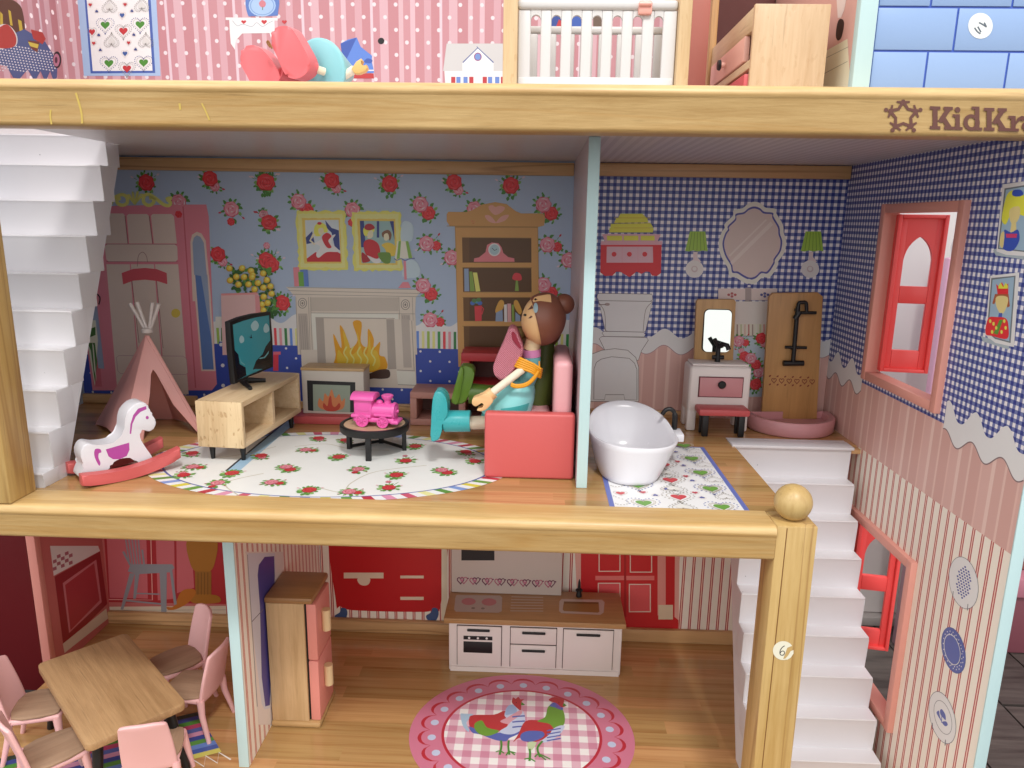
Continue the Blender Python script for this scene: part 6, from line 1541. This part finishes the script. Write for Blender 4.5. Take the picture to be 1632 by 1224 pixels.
ck = thing('rail_clip', 'small pink clip hooked over the top rail of the white crib', 'clip', tuple(C_P(885, 40)))
clp.build('clip_body', ck, plastic('#eaa79a', .35)); MB().cyl(C_P(850, 25, .46), C_P(925, 25, .46), .014, .014, 10).build('clip_hinge', ck, plastic('#eaa79a', .35))

ds = thing('toy_dresser', 'beech toy dresser with pink drawer and black knob beside the brick panel', 'dresser', (1.6, .8, UZ))
MB().box(1.425, 1.868, .405, .44, UZ, 3.13, r=.006).build('side_panel', ds, wood('#d0b28e', '#b8946c', 'z', grain=.9, fleck=.3, varnish=.05))
MB().box(1.46, 1.868, .44, 1.55, 3.08, 3.12, r=.004).build('top_board', ds, BEECHY)
MB().box(1.425, 1.46, .4405, 1.55, 2.99, 3.12, r=.004).box(1.425, 1.46, .4405, 1.55, 2.78, 2.83, r=.004).box(1.425, 1.46, 1.50, 1.55, 2.6, 3.0, r=.004).build('front_frame', ds, BEECHY)
MB().box(1.40, 1.85, .4405, 1.50, 2.60, 2.75, r=.01).build('red_shelf', ds, CORALD)
dd = MB().box(1.415, 1.45, .55, 1.46, 2.84, 2.985, r=.004).build('drawer', ds, plastic('#e9b3a4', .45))
MB().cyl((1.415, 1.02, 2.91), (1.385, 1.02, 2.91), .018, .018, 12).build('knob', dd, plastic('#e9b3a4', .45)); MB().lathe([(.03, 0), (.036, .006), (.03, .02), (.001, .022)], (1.385, 1.02, 2.91), 18, ax=(-1, 0, 0)).build('knob_cap', dd, BLK)
MB().box(1.84, 1.8675, .4405, 1.55, 2.60, 3.07).build('back_board', ds, BEECHY)

wr = thing('toy_wardrobe', 'tall dusty pink toy wardrobe with beech trim behind the crib', 'wardrobe', (1.6, 1.9, UZ))
G3 = lambda x, d: at(800+x/3.886, 20, 'y', d).x
MB().box(G3(1150, 1.3), G3(1290, 1.3), 1.30, 1.35, UZ, 3.9, r=.004).build('door', wr, plastic('#b06a5e', .5))
MB().box(G3(1300, 1.5), G3(1342, 1.5), 1.50, 2.2, UZ, 3.9, r=.004).build('side_panel', wr, BEECHZ)
MB().box(G3(1342, 1.8), 1.98, 1.95, 2.2, UZ, 3.9).build('back_board', wr, plastic('#5a2a26', .6))
MB().box(G3(1300, 1.5), 1.98, 1.50, 2.2, UZ, UZ+.06).build('base_board', wr, plastic('#a83a3c', .5))

# lying doll on the top floor
ld = thing('lying_doll', 'doll lying on the top floor with pink shoe soles and a turquoise skirt', 'doll', (-1.3, .5, UZ))
SP = plastic('#d6646a', .35)
U2 = lambda x, y, d: at(400+x/3.886, y/3.886, 'y', d)
U1 = lambda x, y, d: at(x/3.886, y/3.886, 'y', d)
s1 = cr([U2(x, y, .42) for x, y in ((118, 250), (130, 195), (170, 165), (225, 162), (258, 185), (310, 270), (352, 350), (362, 410), (340, 455), (290, 485), (240, 482), (205, 450), (165, 360))], 4)
MB().prism(s1, (.03, .09, 0), None, r=.018, seg=3).build('shoe', ld, SP, 60)
s2 = cr([U1(x, y, .48) for x, y in ((1480, 370), (1500, 300), (1550, 280), (1600, 290), (1660, 345), (1720, 430), (1735, 500), (1720, 580), (1640, 590), (1570, 540), (1530, 470))], 4)
MB().prism(s2, (.03, .09, 0), None, r=.018, seg=3).build('shoe', ld, SP, 60)
MB().tube([U2(340, 400, .48), U2(405, 425, .52)], [.055, .035], 14).build('ankle', ld, SP)
MB().tube([U2(395, 425, .52), U2(455, 445, .56)], .024, 12).build('leg', ld, plastic('#e6d8bc', .6))
MB().tube([U2(180, 455, .5), U2(300, 520, .58)], [.05, .03], 12).build('ankle', ld, plastic('#c4565c', .4))
MB().lathe([(.001, 0), (.17, .0), (.185, .012), (.185, .03), (.12, .18), (.07, .3)], U2(420, 430, .60), 36, ax=V3(.35, 1, .12).normalized()).build('skirt', ld, plastic('#86c4cc', .36), 50)
MB().tube([U2(560, 480, .6), U2(640, 430, .58)], .026, 12).build('arm', ld, plastic('#e6dcc8', .7, .4))
MB().prism([U2(x, y, .54) for x, y in ((620, 425), (650, 380), (680, 360), (690, 375), (672, 400), (690, 412), (712, 398), (720, 420), (705, 440), (668, 455), (640, 455))], (0, .06, 0), None, r=.008).build('hand', ld, plastic('#d9b06c', .4))
MB().tube(cr([U2(118, 292, .40), U2(100, 265, .40), U2(108, 256, .40), U2(130, 300, .40)], 4, False), .006, 6).build('hair_strand', ld, plastic('#8a5a24', .5))
wb_ = thing('wooden_tray', 'thin beech board lying on the top floor below the heart curtain', 'board', (-2.15, .5, UZ))
MB().box(-2.46, -1.93, .28, .70, UZ, 2.645, r=.006).build('board', wb_, BEECH)
wb2 = thing('pink_board', 'pale pink board lying on the top floor behind the lying doll', 'board', (-.8, 1.0, UZ))
MB().box(-1.2, -.55, .70, 1.1, UZ, 2.70, r=.006).build('board', wb2, plastic('#e8c6b8', .5))

# ---- maker's mark printed on the top rail
def rail_print():
    q = Print('y', -.0025, (0, -1, 0), A4, 2); BRN = '#62382e'
    cx0, cy0 = 884, 715
    for k in range(5):
        a = math.radians(-90+72*k); ca, sa = math.cos(a), math.sin(a)
        T = lambda u, v: (cx0+ca*u-sa*v, cy0+(sa*u+ca*v)*1.0)
        hx, hy = T(112, 0); q.ell(BRN, hx, hy, 13, 13)
        q.poly(BRN, [T(98, -9), T(98, 9), T(90, 12), T(90, 40), T(79, 42), T(75, 17), T(54, 31), T(38, 36), T(30, 26), T(45, 15), T(67, 0), T(45, -15), T(30, -26), T(38, -36), T(54, -31), T(75, -17), T(79, -42), T(90, -40), T(90, -12)])
    # slab-serif letters; each glyph in a box 100 high (cap height), origin at the baseline
    def glyph(strokes, ox, oy, s, sk=.028):
        for kind, a in strokes:
            f = lambda x, y: (ox+x*s, oy-y*s+(ox+x*s-1050)*sk)
            if kind == 'p': q.poly(BRN, [f(*p) for p in a])
            elif kind == 'o':
                x, y, rx, ry, w = a; n = 26
                for i in range(n):
                    t0, t1 = 2*math.pi*i/n, 2*math.pi*(i+1)/n
                    q.poly(BRN, [f(x+rx*math.cos(t0), y+ry*math.sin(t0)), f(x+rx*math.cos(t1), y+ry*math.sin(t1)), f(x+(rx-w)*math.cos(t1), y+(ry-w*.8)*math.sin(t1)), f(x+(rx-w)*math.cos(t0), y+(ry-w*.8)*math.sin(t0))], up=False)
                q.l += .2
    def R(x0, y0, x1, y1): return ('p', [(x0, y0), (x1, y0), (x1, y1), (x0, y1)])
    K = [R(12, 0, 34, 100), R(0, 0, 46, 14), R(0, 86, 46, 100), ('p', [(34, 36), (70, 90), (94, 90), (52, 28)]), ('p', [(44, 54), (60, 66), (98, 8), (72, 8)]), R(60, 86, 100, 100), R(62, 0, 108, 14)]
    i_ = [R(12, 0, 32, 68), R(0, 0, 44, 13), R(0, 55, 32, 68), ('o', (22, 88, 12, 12, 11.9))]
    d_ = [('o', (38, 34, 36, 36, 19)), R(52, 0, 72, 104), R(38, 91, 72, 104), R(52, 0, 84, 13)]
    r_ = [R(12, 0, 32, 68), R(0, 0, 46, 13), R(0, 55, 32, 68), ('p', [(32, 42), (40, 58), (56, 68), (64, 68), (64, 50), (52, 50), (42, 42), (34, 28)]), ('o', (62, 58, 11, 11, 10.9))]
    a_ = [('o', (30, 24, 30, 25, 16)), R(46, 0, 64, 50), ('p', [(4, 50), (14, 66), (40, 68), (58, 62), (64, 48), (48, 46), (40, 54), (20, 54)]), R(46, 0, 76, 13)]
    f_ = [R(12, 0, 32, 90), R(0, 0, 44, 13), R(0, 55, 48, 68), ('p', [(12, 88), (20, 102), (40, 106), (50, 102), (50, 88), (34, 90), (32, 84)])]
    t_ = [R(12, 8, 32, 92), R(0, 55, 48, 68), ('p', [(12, 12), (20, 0), (40, -2), (50, 4), (50, 16), (34, 14), (32, 18)])]
    s = 1.42; base = 800
    for g_, x in ((K, 1048), (i_, 1188), (d_, 1252), (K, 1382), (r_, 1532), (a_, 1616), (f_, 1730), (t_, 1805)): glyph(g_, x, base, s)
    return q
rail_print().build('maker_mark', ru)

# ================================================================== SHOP SURROUNDINGS
fm = NT('dark_vinyl_floor'); vv = fm.mapping((.35, 4.5, 1)); n = fm.noise(vv, 1.5, 6, .65, .6)
fm.col(fm.ramp(n, [(.3, lin('#2f2a28')), (.5, lin('#4a4340')), (.75, lin('#615954'))])); fm.rough(.35); fm.bump(n, .1, .01)
so_ = MB().add([(-60, -40, -2.64), (60, -40, -2.64), (60, 40, -2.64), (-60, 40, -2.64)], [[0, 1, 2, 3]]).build('floor', None, plastic('#2c2725', .6), 0); so_['kind'] = 'structure'
for i in range(14):
    for j in range(5):
        x = 3.2+i*.62; y = -2.6+j*3.1+(i % 3)*1.0
        b = MB().box(-.30, .30, -1.53, 1.53, -.02, 0).build('floorboard', so_, fm.m, 0) if (i, j) == (0, 0) else None
        if b is None: b = bpy.data.objects.new('floorboard', fb_mesh); COL.objects.link(b); b.parent = so_
        else: fb_mesh = b.data; b.matrix_parent_inverse = Matrix.Identity(4)
        b.location = (x, y, -2.618)
sb_ = thing('store_shelf_unit', 'pale grey shop shelf panel seen through the side windows', 'shelf unit', (5.2, 4.0, -2.61))
MB().box(3.75, 5.6, 3.5, 3.9, -2.5, 2.6, r=.03).build('panel', sb_, plastic('#c9c4c2', .5)); MB().box(3.7, 5.6, 3.4, 4.0, -2.615, -2.5, r=.02).build('base', sb_, plastic('#8d8784', .5))
pk = thing('lilac_board', 'lilac pink upright board leaning outside the upper side window', 'panel', (4.4, 2.9, 0))
MB().box(4.13, 4.55, 2.95, 3.05, -1.5, 1.58, r=.02).build('board', pk, plastic('#d3a3bc', .4)); MB().lathe([(.10, 0), (.11, .1), (.08, .3), (.03, .42), (.005, .46)], (4.28, 3.0, 1.581), 20).build('white_finial', pk, plastic('#e4e0e0', .4)); MB().box(4.18, 4.6, 2.9, 3.1, -2.617, -1.5, r=.02).build('foot', pk, plastic('#8a6a74', .4))
pc_ = thing('pink_cabinet', 'pink toy cabinet with dark shelf standing beyond the right wall', 'cabinet', (5.8, 3.1, -2.617))
MB().box(5.1, 7.0, 2.95, 3.6, -2.617, -1.95, r=.02).build('base', pc_, plastic('#7d4550', .5)); MB().box(5.1, 7.0, 2.9, 3.6, -1.94, -1.72, r=.02).build('drawer', pc_, plastic('#b87888', .45)); MB().box(5.1, 7.0, 3.1, 3.6, -1.71, .2, r=.02).build('upper_panel', pc_, plastic('#8d5a50', .5))
rd = thing('red_board', 'dark red board standing outside the doorway of the dining room', 'panel', (-5.4, 1.8, HL))
MB().box(-6.4, -4.437, 1.705, 1.78, -2.618, 0.4, r=.02).build('board', rd, plastic('#640c14', .4))
